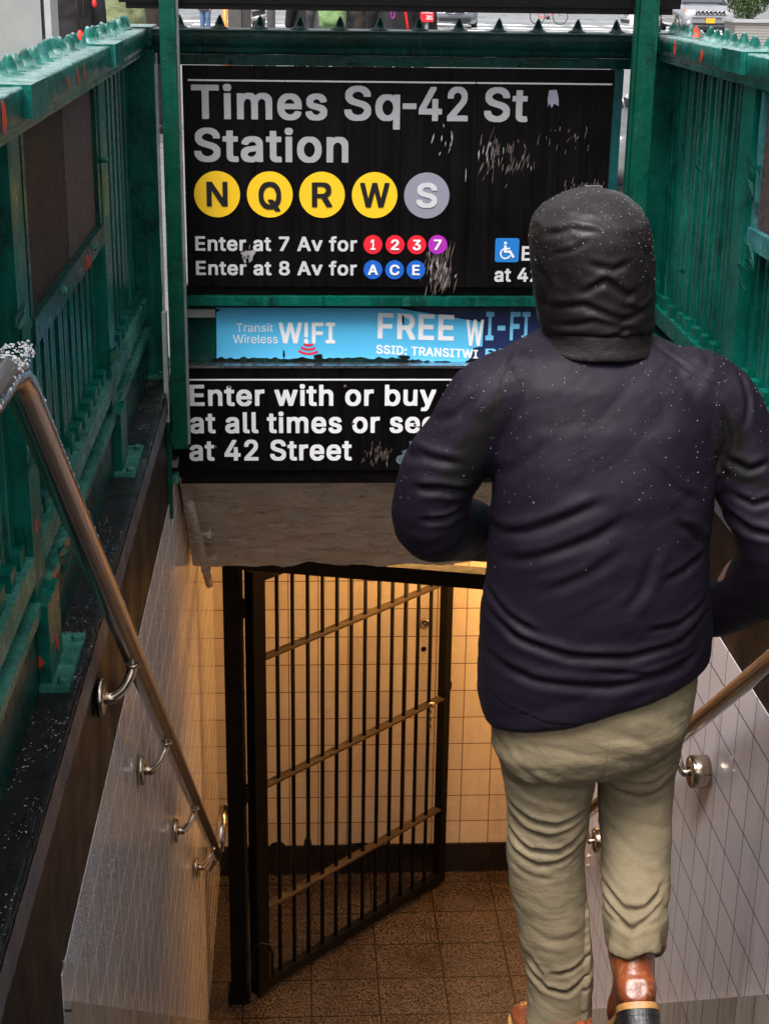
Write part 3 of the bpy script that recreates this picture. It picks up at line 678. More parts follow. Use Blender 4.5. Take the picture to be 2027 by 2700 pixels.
# ------------------------------------------------------------------ iron fences on the coping
POSTS = (-.02 + 1.55, 3.02, 4.46, 5.60)
def railing(side):
    L = side < 0
    m = (lambda x: x) if L else (lambda x: .75 - x)
    lab = ('chipped green iron fence on the black coping, beside the handrail thick with raindrops' if L else
           'green ribbed iron fence behind the hooded man, with the turquoise poster frame')
    t = thing('iron_fence', lab, 'fence', (m(-.58), 3.4, .1), 'green iron fences round the stairwell')
    def bx(mb, x0, x1, *r): mb.box(m(x0), m(x1), *r)
    # cap
    mb = MB()
    ylast = 5.82
    def cap(u, v):
        y = 1.0 + v * (ylast - 1.0)
        prof = [(-.66, 1.25), (-.66, 1.315), (-.655, 1.319), (-.505, 1.319), (-.50, 1.314), (-.50, 1.266), (-.506, 1.256), (-.512, 1.25), (-.512, 1.232), (-.53, 1.226)]
        f = u * (len(prof) - 1); i = min(int(f), len(prof) - 2); q = f - i
        x = prof[i][0] * (1 - q) + prof[i + 1][0] * q; z = prof[i][1] * (1 - q) + prof[i + 1][1] * q
        k = noise.noise(Vector((x * 14, y * 7, z * 14))) * .0022 + noise.noise(Vector((x * 50, y * 30, z * 50))) * .0008
        return (m(x + k), y, z + k)
    mb.grid(cap, 18, 260)
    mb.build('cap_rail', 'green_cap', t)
    # posts
    for i, yp in enumerate(POSTS):
        mb = MB()
        w = .13
        x0, x1 = -.655, -.535
        if i == 3: x1 = -.478
        bx(mb, x0, x1, yp, yp + w, .1, 1.25)
        p = mb.build('post', 'green', t, bevel=.006)
        mb = MB()
        bx(mb, -.675, -.484, yp + .0, yp + (.21 if i < 3 else .24), 1.262, 1.3235)
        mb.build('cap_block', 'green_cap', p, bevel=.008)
        mb = MB(); bx(mb, -.60, -.512, yp - .01, yp + w + .02, .112, .285); mb.build('shoe', 'green', p, bevel=.01)
        mb = MB(); bx(mb, -.62, -.474, yp - .03, yp + w + .12, .098, .113); mb.build('base_plate', 'pale_green', p, bevel=.004)
        for dy in (-.012, w + .08):
            mb = MB(); mb.lathe([(0, .013), (.012, .013), (.016, .008)], (m(-.488), yp + dy, .112), (0, 0, 1), 6, smooth=False); mb.build('bolt', 'pale_green', p)
    # ribbed panels
    for i in range(3):
        a, b = POSTS[i] + .13, POSTS[i + 1]
        mb = MB()
        n = int((b - a) / .105); st = (b - a) / n
        r = random.Random(11 + i + (0 if L else 5))
        for k in range(n):
            y = a + k * st
            g0 = .0035 if (k in (3, 7) and not L) else .0008
            dx = r.uniform(-.002, .002)
            bx(mb, -.600, -.583 + dx, y + g0, y + st - .0008, .26, 1.245)
            bx(mb, -.5825 + dx, -.566 + dx, y + st * .14, y + st * .40, .38, 1.245); bx(mb, -.5825 + dx, -.568 + dx, y + st * .58, y + st * .84, .38, 1.245)
            bx(mb, -.578, -.547 + r.uniform(-.003, .003), y + st * .26, y + st * .76, .345, .43 + r.uniform(-.006, .006))
        mb.build('ribbed_panel', 'green', t, bevel=.0025, seg=1)
        mb = MB(); bx(mb, -.578, -.533, a, b, .335, .392); mb.build('bottom_rail', 'pale_green' if L else 'green', t, bevel=.006)
        mb = MB(); bx(mb, -.60, -.525, a, b, .264, .290); mb.build('ledge', 'pale_green' if L else 'green', t, bevel=.006)
        mb = MB(); bx(mb, -.60, -.536, a, b, .101, .263); mb.build('kick_plate', 'green_dark', t, bevel=.004)
    # spikes
    r = random.Random(3 if L else 4)
    y = 1.06; k = 0
    while y < 5.75:
        mb = MB()
        h = r.uniform(.040, .048)
        x = m(-.577 + r.uniform(-.008, .008))
        prof = [(-.004, .030), (.004, .026), (.010, .016), (.022, .0125), (h - .008, .007), (h - .002, .0045), (h, .001)]
        mb.lathe(prof, (x, y, 1.317), (r.uniform(-.10, .10), r.uniform(-.10, .10), 1), 14, sc=(1.25, .8))
        for v_ in mb.bm.verts:
            q_ = v_.co; v_.co = q_ + Vector((noise.noise(q_ * 60), noise.noise(q_ * 60 + Vector((5, 1, 2))), noise.noise(q_ * 60 + Vector((1, 9, 2))) * .6)) * .0042
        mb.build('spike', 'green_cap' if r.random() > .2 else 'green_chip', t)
        y += .113 + r.uniform(-.006, .006); k += 1
    # flaking paint: curled chips with red primer beneath
    mb = MB(); mr = MB()
    spots = [(3.01, .86, .10), (3.02, .60, .05), (3.4, .24, .05), (3.3, .29, .04), (4.45, .46, .06), (4.6, .30, .05)] if L else [(4.38, .98, .10), (4.36, .80, .08), (4.40, .70, .06), (5.0, .95, .03), (5.1, .6, .03)]
    for (yy, zz, w) in spots:
        for q in range(4):
            c = Vector((m(-.5335), yy + r.uniform(-.5, .5) * w, zz + r.uniform(-.6, .6) * w))
            s = w * r.uniform(.15, .4)
            pts = [c + Vector((0, math.cos(a) * s * r.uniform(.5, 1), math.sin(a) * s * r.uniform(.6, 1.3))) for a in np.linspace(0, 2 * PI, 8)[:-1]]
            for i, pnt in enumerate(pts): pnt.x += (1 if L else -1) * (.002 + (.014 if i in (1, 2) else 0))
            mb.prism(pts, ((1 if L else -1) * .0015, 0, 0))
    mb.build('flaking_paint', 'green', t)['kind'] = 'stuff'
    return t
MAT['green_chip'] = paint_mat('chipped_spike_paint', (.02, .10, .09), (.03, .13, .12), chip=.56, streak=(.06, .26, .24), gloss=.3)
MAT['primer'] = simple('red_primer', (.48, .03, .012), .55, 0, .35, 30, .3, 50)
fl = railing(-1)
fr = railing(1)
# primer patches seen where the paint came away
def primer(parent, pts, vec):
    mb = MB(); mb.prism(pts, vec); mb.build('bare_primer', 'primer', parent)
def jag(cy, cz, w, h, sd, n=9):
    r = random.Random(sd)
    return [(cy + math.cos(2 * PI * i / n) * w * r.uniform(.5, 1.1), cz + math.sin(2 * PI * i / n) * h * r.uniform(.5, 1.1)) for i in range(n)]
for (cy, cz, w, h, sd) in ((3.07, .44, .013, .018, 1), (3.10, .165, .016, .022, 2),):
    primer(fl, [(-.5345 if cz > .3 else -.5115, a, b) for a, b in jag(cy, cz, w, h, sd)], (.0012, 0, 0))
primer(fl, [(-.575 + .06 * u, 3.008, v) for u, v in ((0.15, .15), (.5, .135), (.85, .16), (.7, .175), (.5, .18), (.3, .205))], (0, -.0012, 0))
for k, (cy, cz) in enumerate(((3.66, .28), (3.52, .28), (3.40, .28), (3.31, .28), (3.20, .28))):
    primer(fl, [(-.5245, a, b) for a, b in jag(cy, cz, .022, .012, 20 + k, 6)], (.001, 0, 0))
for k, (cy, w, h) in enumerate(((5.32, .022, .040), (4.96, .020, .034))):
    primer(fr, [(.75 + .499, a, b) for a, b in jag(cy, 1.287 - .006 * k, w, h * .8, 40 + k, 11)], (-.0008, 0, 0))
for k, (cy, w, h) in enumerate(((3.62, .012, .02), (3.78, .016, .022), (3.9, .010, .022), (2.80, .03, .03))):
    primer(fl, [(-.499, a, b) for a, b in jag(cy, 1.285, w, h, 60 + k, 8)], (.0007, 0, 0))
for k, (cy, w) in enumerate(((4.02, .012), (4.06, .010), (3.98, .008))):
    primer(fl, [(-.5275, a, b) for a, b in jag(cy, .815, w, .028, 70 + k, 7)], (.0012, 0, 0))

# poster frames on the fences
def poster_frame(side):
    L = side < 0
    m = (lambda x: x) if L else (lambda x: .75 - x)
    t = thing('poster_frame', 'dark reddish poster panel mounted on the chipped left fence above its ribs' if L else
              'dark poster panel in a peeling turquoise frame on the right-hand fence', 'poster frame', (m(-.55), 3.8, .85), 'poster frames on the fences')
    def bx(mb, x0, x1, *r): mb.box(m(x0), m(x1), *r)
    ya, yb, za, zb = 3.17, 4.40, .85, 1.222
    fm = 'green_dark' if L else 'turq'
    mb = MB()
    bx(mb, -.563, -.528, ya, yb, za - .055, za); bx(mb, -.563, -.535, ya, ya + .03, za + .001, zb); bx(mb, -.563, -.535, yb - .03, yb, za + .001, zb)
    mb.build('frame', fm, t, bevel=.005)
    mb = MB(); bx(mb, -.562, -.548, ya + .03, 3.83, za + .001, zb); mb.build('poster_sheet', 'poster', t)
    mb = MB(); bx(mb, -.562, -.5465, 3.832, yb - .03, za + .001, zb); mb.build('poster_sheet', 'poster2', t)
    for yy in (3.55, 4.12):
        mb = MB(); mb.lathe([(0, .010), (.010, .010), (.013, .005)], (m(-.528), yy, za - .018), (1 if L else -1, 0, .3), 6, smooth=False)
        mb.build('bolt', 'pale_green', t)
    if L:
        mb = MB(); mb.lathe([(0, .008), (.022, .007), (.025, .004)], (-.535, yb + .02, 1.02), (1, 0, 0), 8); mb.build('latch_pin', 'pale_green', t)
poster_frame(-1)
poster_frame(1)

# ------------------------------------------------------------------ end fence carrying the signs
ef = thing('end_fence', 'dark green fence across the far end of the stairwell, carrying the station signs', 'fence', (.38, 5.68, 0))
mb = MB()
def cap2(u, v):
    x = -.52 + v * 1.82
    prof = [(5.80, 1.25), (5.80, 1.314), (5.795, 1.318), (5.615, 1.318), (5.61, 1.312), (5.61, 1.268), (5.616, 1.262), (5.616, 1.240), (5.63, 1.236)]
    f = u * (len(prof) - 1); i = min(int(f), len(prof) - 2); q = f - i
    y = prof[i][0] * (1 - q) + prof[i + 1][0] * q; z = prof[i][1] * (1 - q) + prof[i + 1][1] * q
    k = noise.noise(Vector((x * 8, y * 14, z * 14))) * .0022
    return (x, y + k, z + k)
mb.grid(cap2, 18, 110); mb.build('cap_rail', 'green_dark', ef)
mb = MB(); mb.box(-.47, 1.19, 5.632, 5.70, 1.200, 1.234); mb.build('header_rail', 'green_dark', ef, bevel=.004)
for x in (-.22, .19, .78):
    mb = MB(); mb.lathe([(0, .008), (.006, .007), (.008, .003)], (x, 5.632, 1.213), (0, -1, 0), 10); mb.build('bolt', 'green_dark', ef)
MAT['stile'] = simple('teal_stile_paint', (.004, .055, .06), .4, 0, .3, 10, .2, 50)
mb = MB(); mb.box(1.114, 1.147, 5.622, 5.70, .37, 1.199); mb.build('stile', 'stile', ef, bevel=.003)

mb = MB(); mb.box(-.46, 1.17, 5.655, 5.70, -.30, .43); mb.build('backing_panel', 'green_dark', ef)
mb = MB(); mb.box(-.455, 1.165, 5.600, 5.654, .366, .398); mb.build('ledge', 'green', ef, bevel=.005)
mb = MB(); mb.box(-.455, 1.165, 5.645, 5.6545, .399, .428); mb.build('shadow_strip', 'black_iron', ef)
r = random.Random(5)
for k in range(13):
    mb = MB(); x = -.395 + k * .1382; h = .047
    mb.lathe([(-.003, .034), (.004, .028), (.009, .017), (.02, .0135), (h - .008, .006), (h, .001)], (x, 5.69, 1.317), (r.uniform(-.05, .05), 0, 1), 10, sc=(1.1, .8))
    mb.build('spike', 'green_dark', ef)

# station sign
ss = thing('station_sign', 'large black station name sign with yellow route discs on the end fence', 'sign', (.36, 5.64, .43))
YS = 5.612
mb = MB()
edges = [-.386, -.30, -.14, .015, .175, .37, .54, .635, .80, .93, 1.03, 1.112]
for a, b in zip(edges[:-1], edges[1:]):
    mb.box(a + .0008, b - .0008, YS, YS + .02, .434, 1.198)
mb.box(-.386, 1.112, YS + .0205, YS + .03, .434, 1.198)
mb.build('board', 'sign_black', ss, bevel=.0015, seg=1)
mb = MB(); mb.box(-.366, -.035, YS - .0025, YS - .0002, 1.1475, 1.153); mb.box(-.033, .628, YS - .0025, YS - .0002, 1.1475, 1.153); mb.box(.632, 1.106, YS - .0025, YS - .0002, 1.1475, 1.153)
mb.build('top_line', 'let_light', ss)
YT = YS - .0015
for w_, a_, b_ in (('Times', -.356, .113), ('Sq', .172, .366), ('-', .375, .423), ('42', .431, .603), ('St', .660, .813)):
    lettering(w_, a_, b_, 1.020 if w_ != 'Sq' else 1.020, 1.1355, YT, 'let_grey', ss, bold=.030)
lettering('Station', -.350, .187, .875, .9895, YT, 'let_grey', ss, bold=.030)
for ch, x, m_, lm in (('N', -.274, 'yellow', 'let_black'), ('Q', -.089, 'yellow', 'let_black'), ('R', .095, 'yellow', 'let_black'), ('W', .281, 'yellow', 'let_black'), ('S', .466, 'gdisc', 'let_light')):
    d_ = disc((x, .762), .0805, YS - .0002, m_, ss)
    w = {'N': .037, 'Q': .040, 'R': .036, 'W': .052, 'S': .037}[ch]
    lettering(ch, x - w, x + w, .720 if ch != 'Q' else .712, .806, YS - .0045, lm, d_, name='letter', bold=.030)
lettering('Enter at 7 Av for', -.355, .220, .5625, .6140, YT, 'let_light', ss, bold=.030)
lettering('Enter at 8 Av for', -.355, .220, .4755, .5260, YT, 'let_light', ss, bold=.030)
for ch, x, z, m_ in (('1', .277, .587, 'reddisc'), ('2', .356, .587, 'reddisc'), ('3', .434, .587, 'reddisc'), ('7', .509, .588, 'purple'), ('A', .278, .4965, 'bluedisc'), ('C', .356, .4965, 'bluedisc'), ('E', .433, .4965, 'bluedisc')):
    d_ = disc((x, z), .0338, YS - .0002, m_, ss, n=36)
    w = {'1': .009, '2': .0145, '3': .0145, '7': .014, 'A': .018, 'C': .0175, 'E': .0135}[ch]
    lettering(ch, x - w, x + w, z - .0185, z + .0185, YS - .0045, 'let_white', d_, name='letter', bold=.030)
# access symbol
mb = MB(); q = .006; x0, x1, z0, z1 = .717, .803, .526, .612
pts = []
for cx_, cz_, a0 in ((x1 - .008, z1 - .008, 0), (x0 + .008, z1 - .008, 90), (x0 + .008, z0 + .008, 180), (x1 - .008, z0 + .008, 270)):
    for k in range(5):
        a = math.radians(a0 + k * 22.5); pts.append((cx_ + .008 * math.cos(a), YS - .0002, cz_ + .008 * math.sin(a)))
mb.prism(pts, (0, -.003, 0)); acc = mb.build('access_square', 'accblue', ss)
mb = MB(); YA = YS - .0033
def P(u, v): return (.717 + u * .086, YA, .526 + v * .086)
mb.lathe([(0, .0052), (.0012, .0052)], P(.42, .80), (0, -1, 0), 20, smooth=False)
mb.prism([P(.37, .70), P(.37, .40), P(.60, .40), P(.74, .17), (P(.83, .22)[0], YA, P(.83, .22)[2]), P(.66, .49), P(.47, .49), P(.47, .54), P(.62, .54), P(.62, .60), P(.47, .60), P(.47, .70)], (0, -.0012, 0))
arc = [math.radians(a) for a in range(110, 345, 12)]
mb2 = [P(.44 + .235 * math.cos(a), .36 + .235 * math.sin(a)) for a in arc] + [P(.44 + .180 * math.cos(a), .36 + .180 * math.sin(a)) for a in arc[::-1]]
mb.prism(mb2, (0, -.0012, 0))
mb.build('wheelchair_symbol', 'let_white', acc)
lettering('Elevator', .814, 1.07, .5315, .5835, YT, 'let_light', ss, bold=.030)
lettering('at 42 St', .718, .975, .4545, .5055, YT, 'let_light', ss, bold=.030)
# scraped places
def scrape(parent, cx_, cz_, w, h, n, mat, sd, y):
    r = random.Random(sd); mb = MB()
    for i in range(n):
        x = cx_ + r.gauss(0, .42) * w; z = cz_ + r.gauss(0, .42) * h
        L_ = r.uniform(.15, .6) * h; a = r.gauss(.15, .15); t_ = r.uniform(.0006, .0026)
        k = 5; ptsl, ptsr = [], []
        for j in range(k + 1):
            v = j / k - .5
            wv = t_ * (1 - abs(2 * v) ** 2) * r.uniform(.4, 1.3) + .0003
            c0 = x + a * v * L_
            ptsl.append((c0 - wv, y, z + v * L_)); ptsr.append((c0 + wv, y, z + v * L_))
        mb.prism(ptsl + ptsr[::-1], (0, -.0008 - r.uniform(0, .0004), 0))
    o_ = mb.build('scraped_patch', mat, parent); o_['kind'] = 'stuff'; return o_
scrape(ss, .518, .500, .062, .10, 101, 'scrape', 1, YS - .0006)
scrape(ss, .518, .500, .060, .09, 19, 'scrape_w', 2, YS - .0016)
scrape(ss, .70, .905, .055, .10, 26, 'scrape', 3, YS - .0006)
scrape(ss, .66, .905, .13, .09, 9, 'scrape_w', 4, YS - .0012)
scrape(ss, .52, .955, .06, .06, 8, 'scrape_w', 24, YS - .0012)
scrape(ss, .78, .89, .06, .07, 28, 'scrape', 5, YS - .0006)
scrape(ss, .92, .955, .16, .05, 19, 'scrape', 6, YS - .0006)
scrape(ss, 1.04, .785, .10, .05, 57, 'scrape', 7, YS - .0006)
mb = MB(); mb.box(1.088, 1.092, YS - .002, YS - .0002, .76, .80); mb.box(1.03, 1.088, YS - .002, YS - .0002, .7985, .801); mb.build('sticker_edge', 'scrape_w', ss)
scrape(ss, -.176, .545, .028, .035, 30, 'scrape_w', 9, YS - .0046)
mb = MB()
mb.prism([(-.195, YS - .003, .556), (-.150, YS - .003, .566), (-.140, YS - .003, .560), (-.150, YS - .003, .545), (-.155, YS - .003, .528), (-.165, YS - .003, .520), (-.168, YS - .003, .535), (-.163, YS - .003, .548), (-.188, YS - .003, .546)], (0, -.0012, 0))
mb.build('white_scrape', 'scrape_w', ss)
mb = MB(); mb.prism([(.885, YS - .0006, 1.128), (.912, YS - .0006, 1.13), (.920, YS - .0006, 1.10), (.921, YS - .0006, 1.075), (.905, YS - .0006, 1.083), (.897, YS - .0006, 1.068), (.888, YS - .0006, 1.085), (.884, YS - .0006, 1.07), (.882, YS - .0006, 1.10)], (0, -.0015, 0))
mb.build('torn_sticker', 'gdisc', ss)

# wi-fi sticker strip
YW = 5.6535
wf = thing('wifi_banner', 'torn sky blue wi-fi banner between the two black signs', 'banner', (.2, YW, .25))
mb = MB(); mb.box(.44, 1.13, YW - .0012, YW - .0002, .145, .352); nv = mb.build('old_banner', 'navy', wf)
lettering('I-FI', .698, .862, .228, .335, YW - .0016, 'lt_blue', nv, bold=.018)
lettering('RELESS', .70, .98, .165, .196, YW - .0014, 'lt_blue', nv, bold=.008)
MAT['lt_blue2'] = MAT['lt_blue']
mb = MB(); r = random.Random(8)
bot = [(-.290 + i * .0165, .160 + r.uniform(-.004, .007) - (.0 if i < 38 else (i - 38) * .0012)) for i in range(57)]
pts = [(x, z) for x, z in bot] + [(.655, .20), (.688, .205), (.690, .295), (.372, .348), (-.288, .349)]
mb.prism([(x, YW - .0030, z) for x, z in pts], (0, -.0012, 0))
wb = mb.build('sky_blue_sticker', 'wifi_blue', wf)
YQ = YW - .0043
lettering('Transit', -.2166, -.083, .260, .290, YQ, 'let_white', wf, bold=.0)
lettering('Wireless', -.229, -.066, .2165, .2475, YQ, 'let_white', wf, bold=.0)
lettering('W!FI', -.0624, .144, .216, .294, YQ, 'let_white', wf, bold=.020)
mb = MB()
for k, rr in enumerate((.064, .048, .032)):
    a_ = [math.radians(a) for a in range(232, 309, 9)]
    cx_, cz_ = .0467, .2365
    mb.prism([(cx_ + rr * math.cos(a), YQ, cz_ + rr * math.sin(a)) for a in a_] + [(cx_ + (rr - .0085) * math.cos(a), YQ, cz_ + (rr - .0085) * math.sin(a)) for a in a_[::-1]], (0, -.001, 0))
mb.build('signal_arcs', 'wifi_red', wf)
lettering('FREE', .300, .581, .2345, .331, YQ, 'let_white', wf, bold=.022, shear=-.028)
lettering('W', .626, .690, .207, .306, YQ - .0006, 'let_white', wf, bold=.022)
lettering('SSID: TRANSITWI', .296, .672, .1785, .211, YQ, 'let_white', wf, bold=.014, shear=-.05)
mb = MB(); mb.box(-.42, -.292, 5.636, 5.6545, .315, .345); mb.build('patch_strip', 'kiosk', wf, bevel=.003)
mb = MB()
for i in range(16):
    x = -.41 + r.uniform(0, 1) * 1.1; w = r.uniform(.01, .035)
    mb.prism([(x - w, YW - .0005, .142), (x + w, YW - .0005, .142), (x + w * .7, YW - .0005, .148 + r.uniform(0, .008)), (x - w * .2, YW - .0005, .15 + r.uniform(0, .010)), (x - w * .8, YW - .0005, .15)], (0, -.0048 - r.uniform(0, .0012), 0))
for (x, z, w, h) in ((.083, .166, .018, .014), (-.045, .176, .005, .018), (.392, .305, .006, .026), (-.285, .34, .012, .006), (.40, .165, .03, .008)):
    p_ = jag(x, z, w, h, int(x * 100) + 50, 9)
    mb.prism([(a, YQ - .0016, b) for a, b in p_], (0, -.0006, 0))
mb.build('torn_edge', 'black_iron', wf)

# entry sign
es = thing('entry_sign', 'black entry sign in three lines of white text above the beige soffit', 'sign', (.36, 5.62, -.25))
YE = 5.598
mb = MB(); mb.box(-.432, 1.16, YE, YE + .05, -.257, .135); mb.build('board', 'sign_black', es, bevel=.003)
mb = MB(); mb.box(-.43, 1.16, YE - .004, YE + .05, .1365, .146); mb.build('top_trim', 'silver', es, bevel=.002)
mb = MB(); mb.box(-.43, 1.16, YE + .012, YE + .10, -.312, -.259); mb.build('bottom_strip', 'black_iron', es)
mb = MB(); mb.box(-.41, 1.15, YE - .0022, YE - .0002, .0895, .0950); mb.build('top_line', 'let_white', es)
YU = YE - .0015
lettering('Enter with or buy', -.389, .516, -.0065, .0735, YU, 'let_white', es, bold=.027)
lettering('MetroCard', .556, 1.08, -.0065, .0735, YU, 'let_white', es, bold=.027)
lettering('at all times or see', -.391, .522, -.111, -.031, YU, 'let_white', es, bold=.027)
lettering('agent', .558, .85, -.111, -.031, YU, 'let_white', es, bold=.027)
lettering('at 42 Street', -.396, .206, -.2175, -.1375, YU, 'let_white', es, bold=.027)
scrape(es, .30, -.20, .06, .05, 44, 'scrape', 12, YE - .0006)
mb = MB()
for i, (x, z, s_) in enumerate(((.50, -.09, .030), (.47, -.12, .032), (.45, -.155, .034), (.415, -.19, .030), (.40, -.215, .034), (.44, -.222, .03), (.50, -.13, .03), (.49, -.18, .03))):
    mb.prism([(a, YE - .0026, b) for a, b in jag(x, z, s_, s_ * .7, 80 + i, 10)], (0, -.0004 - i * .0002, 0))
mb.build('paint_smear', 'smear', es)
for (x, z) in ((-.245, .066), (.18, .067), (.21, -.075), (-.30, -.165), (.44, -.08)):
    mb = MB(); mb.lathe([(0, .006), (.003, .005)], (x, YE - .0002, z), (0, -1, 0), 10); mb.build('screw', 'scrape', es)

# sign posts and overhead sign
def sign_post(x0, x1, label, L):
    t = thing('sign_post', label, 'post', ((x0 + x1) / 2, 5.4, -.1), 'posts holding the overhead sign')
    mb = MB(); mb.box(x0, x1, 5.362, 5.43, -.10, 1.98); mb.build('shaft', 'green_post', t, bevel=.008, seg=3)
    if L:
        mb = MB(); mb.box(x1 + .001, x1 + .009, 5.385, 5.42, -.09, 1.98); mb.build('edge_trim', 'silver_dull', t, bevel=.002)
        mb = MB(); mb.box(-.4635, -.4475, 5.385, 5.425, -.008, .385); mb.build('guide_strip', 'pale_strip', t, bevel=.003)
        mb = MB(); mb.box(-.4625, -.4465, 5.388, 5.425, -.372, -.010); mb.build('guide_strip', 'green_post', t, bevel=.003)
        for z in (-.075, -.165, -.225):
            mb = MB(); mb.box(-.4455, -.425, 5.39, 5.45, z - .014, z + .014); mb.build('clip', 'pale_green' if z != -.165 else 'silver', t, bevel=.003)
    else:
        mb = MB(); mb.box(x0 - .010, x0 - .001, 5.385, 5.42, -.09, 1.98); mb.build('edge_trim', 'green_post', t, bevel=.002)
    return t
MAT['silver_dull'] = simple('dull_trim', (.25, .28, .27), .4, .4, .3, 12)
MAT['pale_strip'] = simple('pale_green_strip', (.35, .43, .40), .45, 0, .2, 14, .2, 60)
sign_post(-.437, -.386, 'round-edged green post in front of the left end of the station sign', True)
sign_post(1.137, 1.199, 'tall green post behind the hooded head, right of the station sign', False)
ov = thing('overhead_sign', 'black overhead sign box fixed across the two green posts at the top of the picture', 'sign', (.36, 5.4, 1.41))
mb = MB(); mb.box(-.573, 1.285, 5.432, 5.53, 1.407, 1.92); mb.build('sign_box', 'black_iron', ov, bevel=.006)
mb = MB(); mb.box(-.55, 1.26, 5.437, 5.525, 1.388, 1.4065); mb.build('bottom_lip', 'black_iron', ov, bevel=.003)

# ------------------------------------------------------------------ handrails
def handrail(side):
    L = side < 0
    xr = -.38 if L else 1.155
    xw = XL - .0 + .006 if L else XR - .006
    s = 1 if L else -1
    t = thing('handrail', 'bronze handrail running down the left tiled wall, its bent upper end thick with raindrops' if L else
              'bronze handrail on the right wall, passing behind the walking man', 'handrail', (xr, 4, .0), 'stair handrails')
    pts = [(xr, 1.2, 1.035), (xr, 1.7, 1.035), (xr, 2.0, 1.033), (xr, 2.07, 1.020), (xr, 2.13, .985)]
    zz = lambda y: .985 - .792 * (y - 2.13)
    for y in np.linspace(2.3, 6.45, 26): pts.append((xr, y, zz(y)))
    mb = MB(); mb.tube(pts, .0245, 20)
    if L:
        ys = 6.40; z0 = zz(ys)
        loop = [(xr, ys + .02, z0 + .03), (xr, ys + .08, z0 + .06)]
        loop = [(xr, ys, z0), (xr + .004, ys + .10, z0 - .07), (xr - .02 * s, ys + .14, z0 - .12), (xr - .045 * s, ys + .13, z0 - .17), (xr - .07 * s, ys + .10, z0 - .19)]
    rail = mb.build('rail', 'rail', t)
    if L:
        mb = MB()
        a = Vector((xr + .012, 6.42, zz(6.42) + .02))
        loop = [a, a + Vector((.01, .12, .10)), a + Vector((.012, .20, .11)), a + Vector((.004, .24, .05)), a + Vector((-.02, .24, -.10)), a + Vector((-.05, .22, -.20)), a + Vector((-.075, .20, -.22))]
        mb.tube(loop, .021, 14); mb.build('return_loop', 'rail', t)
    ys = (3.33, 4.09, 5.11, 6.05) if L else (2.9, 4.22, 5.50, 6.2)
    for i, y in enumerate(ys):
        zj = zz(y) - .024
        zf = zj - .055
        mb = MB()
        dpt = .012 if L else .052
        rf = .044 if L else .050
        mb.lathe([(0, rf), (dpt, rf), (dpt + .004, rf - .004)], (xw, y - .07, zf), (s, 0, 0), 28)
        br = mb.build('bracket', 'chrome', t)
        mb = MB()
        path = [(xw + s * dpt, y - .07, zf), (xw + s * (dpt + .022), y - .068, zf - .004)]
        x1 = xr; xa = xw + s * (dpt + .022)
        for k in range(1, 9):
            a = k / 8 * PI / 2
            path.append((xa + (x1 - xa) * math.sin(a), y - .068 + .068 * math.sin(a), zf - .004 + (zj - zf + .004) * (1 - math.cos(a))))
        mb.tube(path, [.016, .0135] + [.0115] * 8, 12); mb.build('arm', 'chrome', br)
        mb = MB(); mb.lathe([(0, .010), (.002, .016), (.008, .017), (.012, .012)], (xr, y, zj - .012), (0, 0, 1), 16); mb.build('collar', 'chrome', br)
    return t, zz
hl, zz = handrail(-1)
hr, _ = handrail(1)
_t = bmesh.new(); bmesh.ops.create_icosphere(_t, subdivisions=1, radius=1.0)
ICO_V = np.array([v.co[:] for v in _t.verts]); ICO_F = np.array([[v.index for v in f.verts] for f in _t.faces]); _t.free()
def drops(parent, name, fn, n, r0, r1, mat, sd, flat=.6, kind='stuff'):
    r = random.Random(sd); vs, fs = [], []
    for i in range(n):
        p, nn = fn(r)
        rad = r.uniform(r0, r1) * (1 if r.random() > .12 else 1.6)
        sc = (1, 1, flat) if abs(nn[2]) > .7 else ((flat, 1, 1) if abs(nn[0]) > abs(nn[1]) else (1, flat, 1))
        k = np.array([r.uniform(.8, 1.25) for _ in range(3)])
        vs.append(ICO_V * (rad * np.array(sc) * k) + np.array(p)); fs.append(ICO_F + i * len(ICO_V))
    me = D.meshes.new(name); me.from_pydata(np.vstack(vs).tolist(), [], np.vstack(fs).tolist())
    me.polygons.foreach_set('use_smooth', np.ones(len(me.polygons), bool)); me.update()
    o = place(me, name, mat, parent)
    if kind: o['kind'] = kind
    return o
def wet():
    n = NT('water_drops')
    n.set(Base_Color=(.62, .63, .66), Roughness=.06, Transmission_Weight=.6, IOR=1.33)
    return n.m
MAT['drop'] = wet()
MAT['snow'] = simple('wet_snow', (.80, .78, .80), .55, 0, .08, 30, .4, 120)
def on_rail(xr, y0, y1, a0, a1):
    def f(r):
        y = r.uniform(y0, y1); a = math.radians(r.uniform(a0, a1))
        u = Vector((1, 0, 0)); v = Vector((0, .62, .785)) if y > 2.1 else Vector((0, 0, 1))
        z = zz(y) if y > 2.13 else 1.03
        n = u * math.cos(a) + v * math.sin(a)
        return Vector((xr, y, z)) + n * .0245, n
    return f
def on_wall(r):
    y = 2.62 + 3.3 * r.random() ** 1.25
    zlo = max(-.775 * (y - Y0) + .2, -2.9)
    return Vector((XL + .002, y, -.33 + (zlo + .33) * r.random())), Vector((1, 0, 0))
drops(lw, 'rain_drops', on_wall, 4200, .0007, .0017, 'drop', 21, .5)
def on_coping(x0, x1):
    def f(r):
        while True:
            y = r.uniform(1.9, 5.6); x = r.uniform(x0, x1)
            if noise.noise(Vector((x * 9, y * 7, 2))) > r.uniform(-.25, .5): return Vector((x, y, .1005)), Vector((0, 0, 1))
    return f
drops(lw, 'rain_drops', on_coping(-.70, -.457), 3600, .0007, .0019, 'drop', 22, .4)
drops(rw, 'rain_drops', on_coping(1.237, 1.45), 900, .0007, .0018, 'drop', 23, .4)
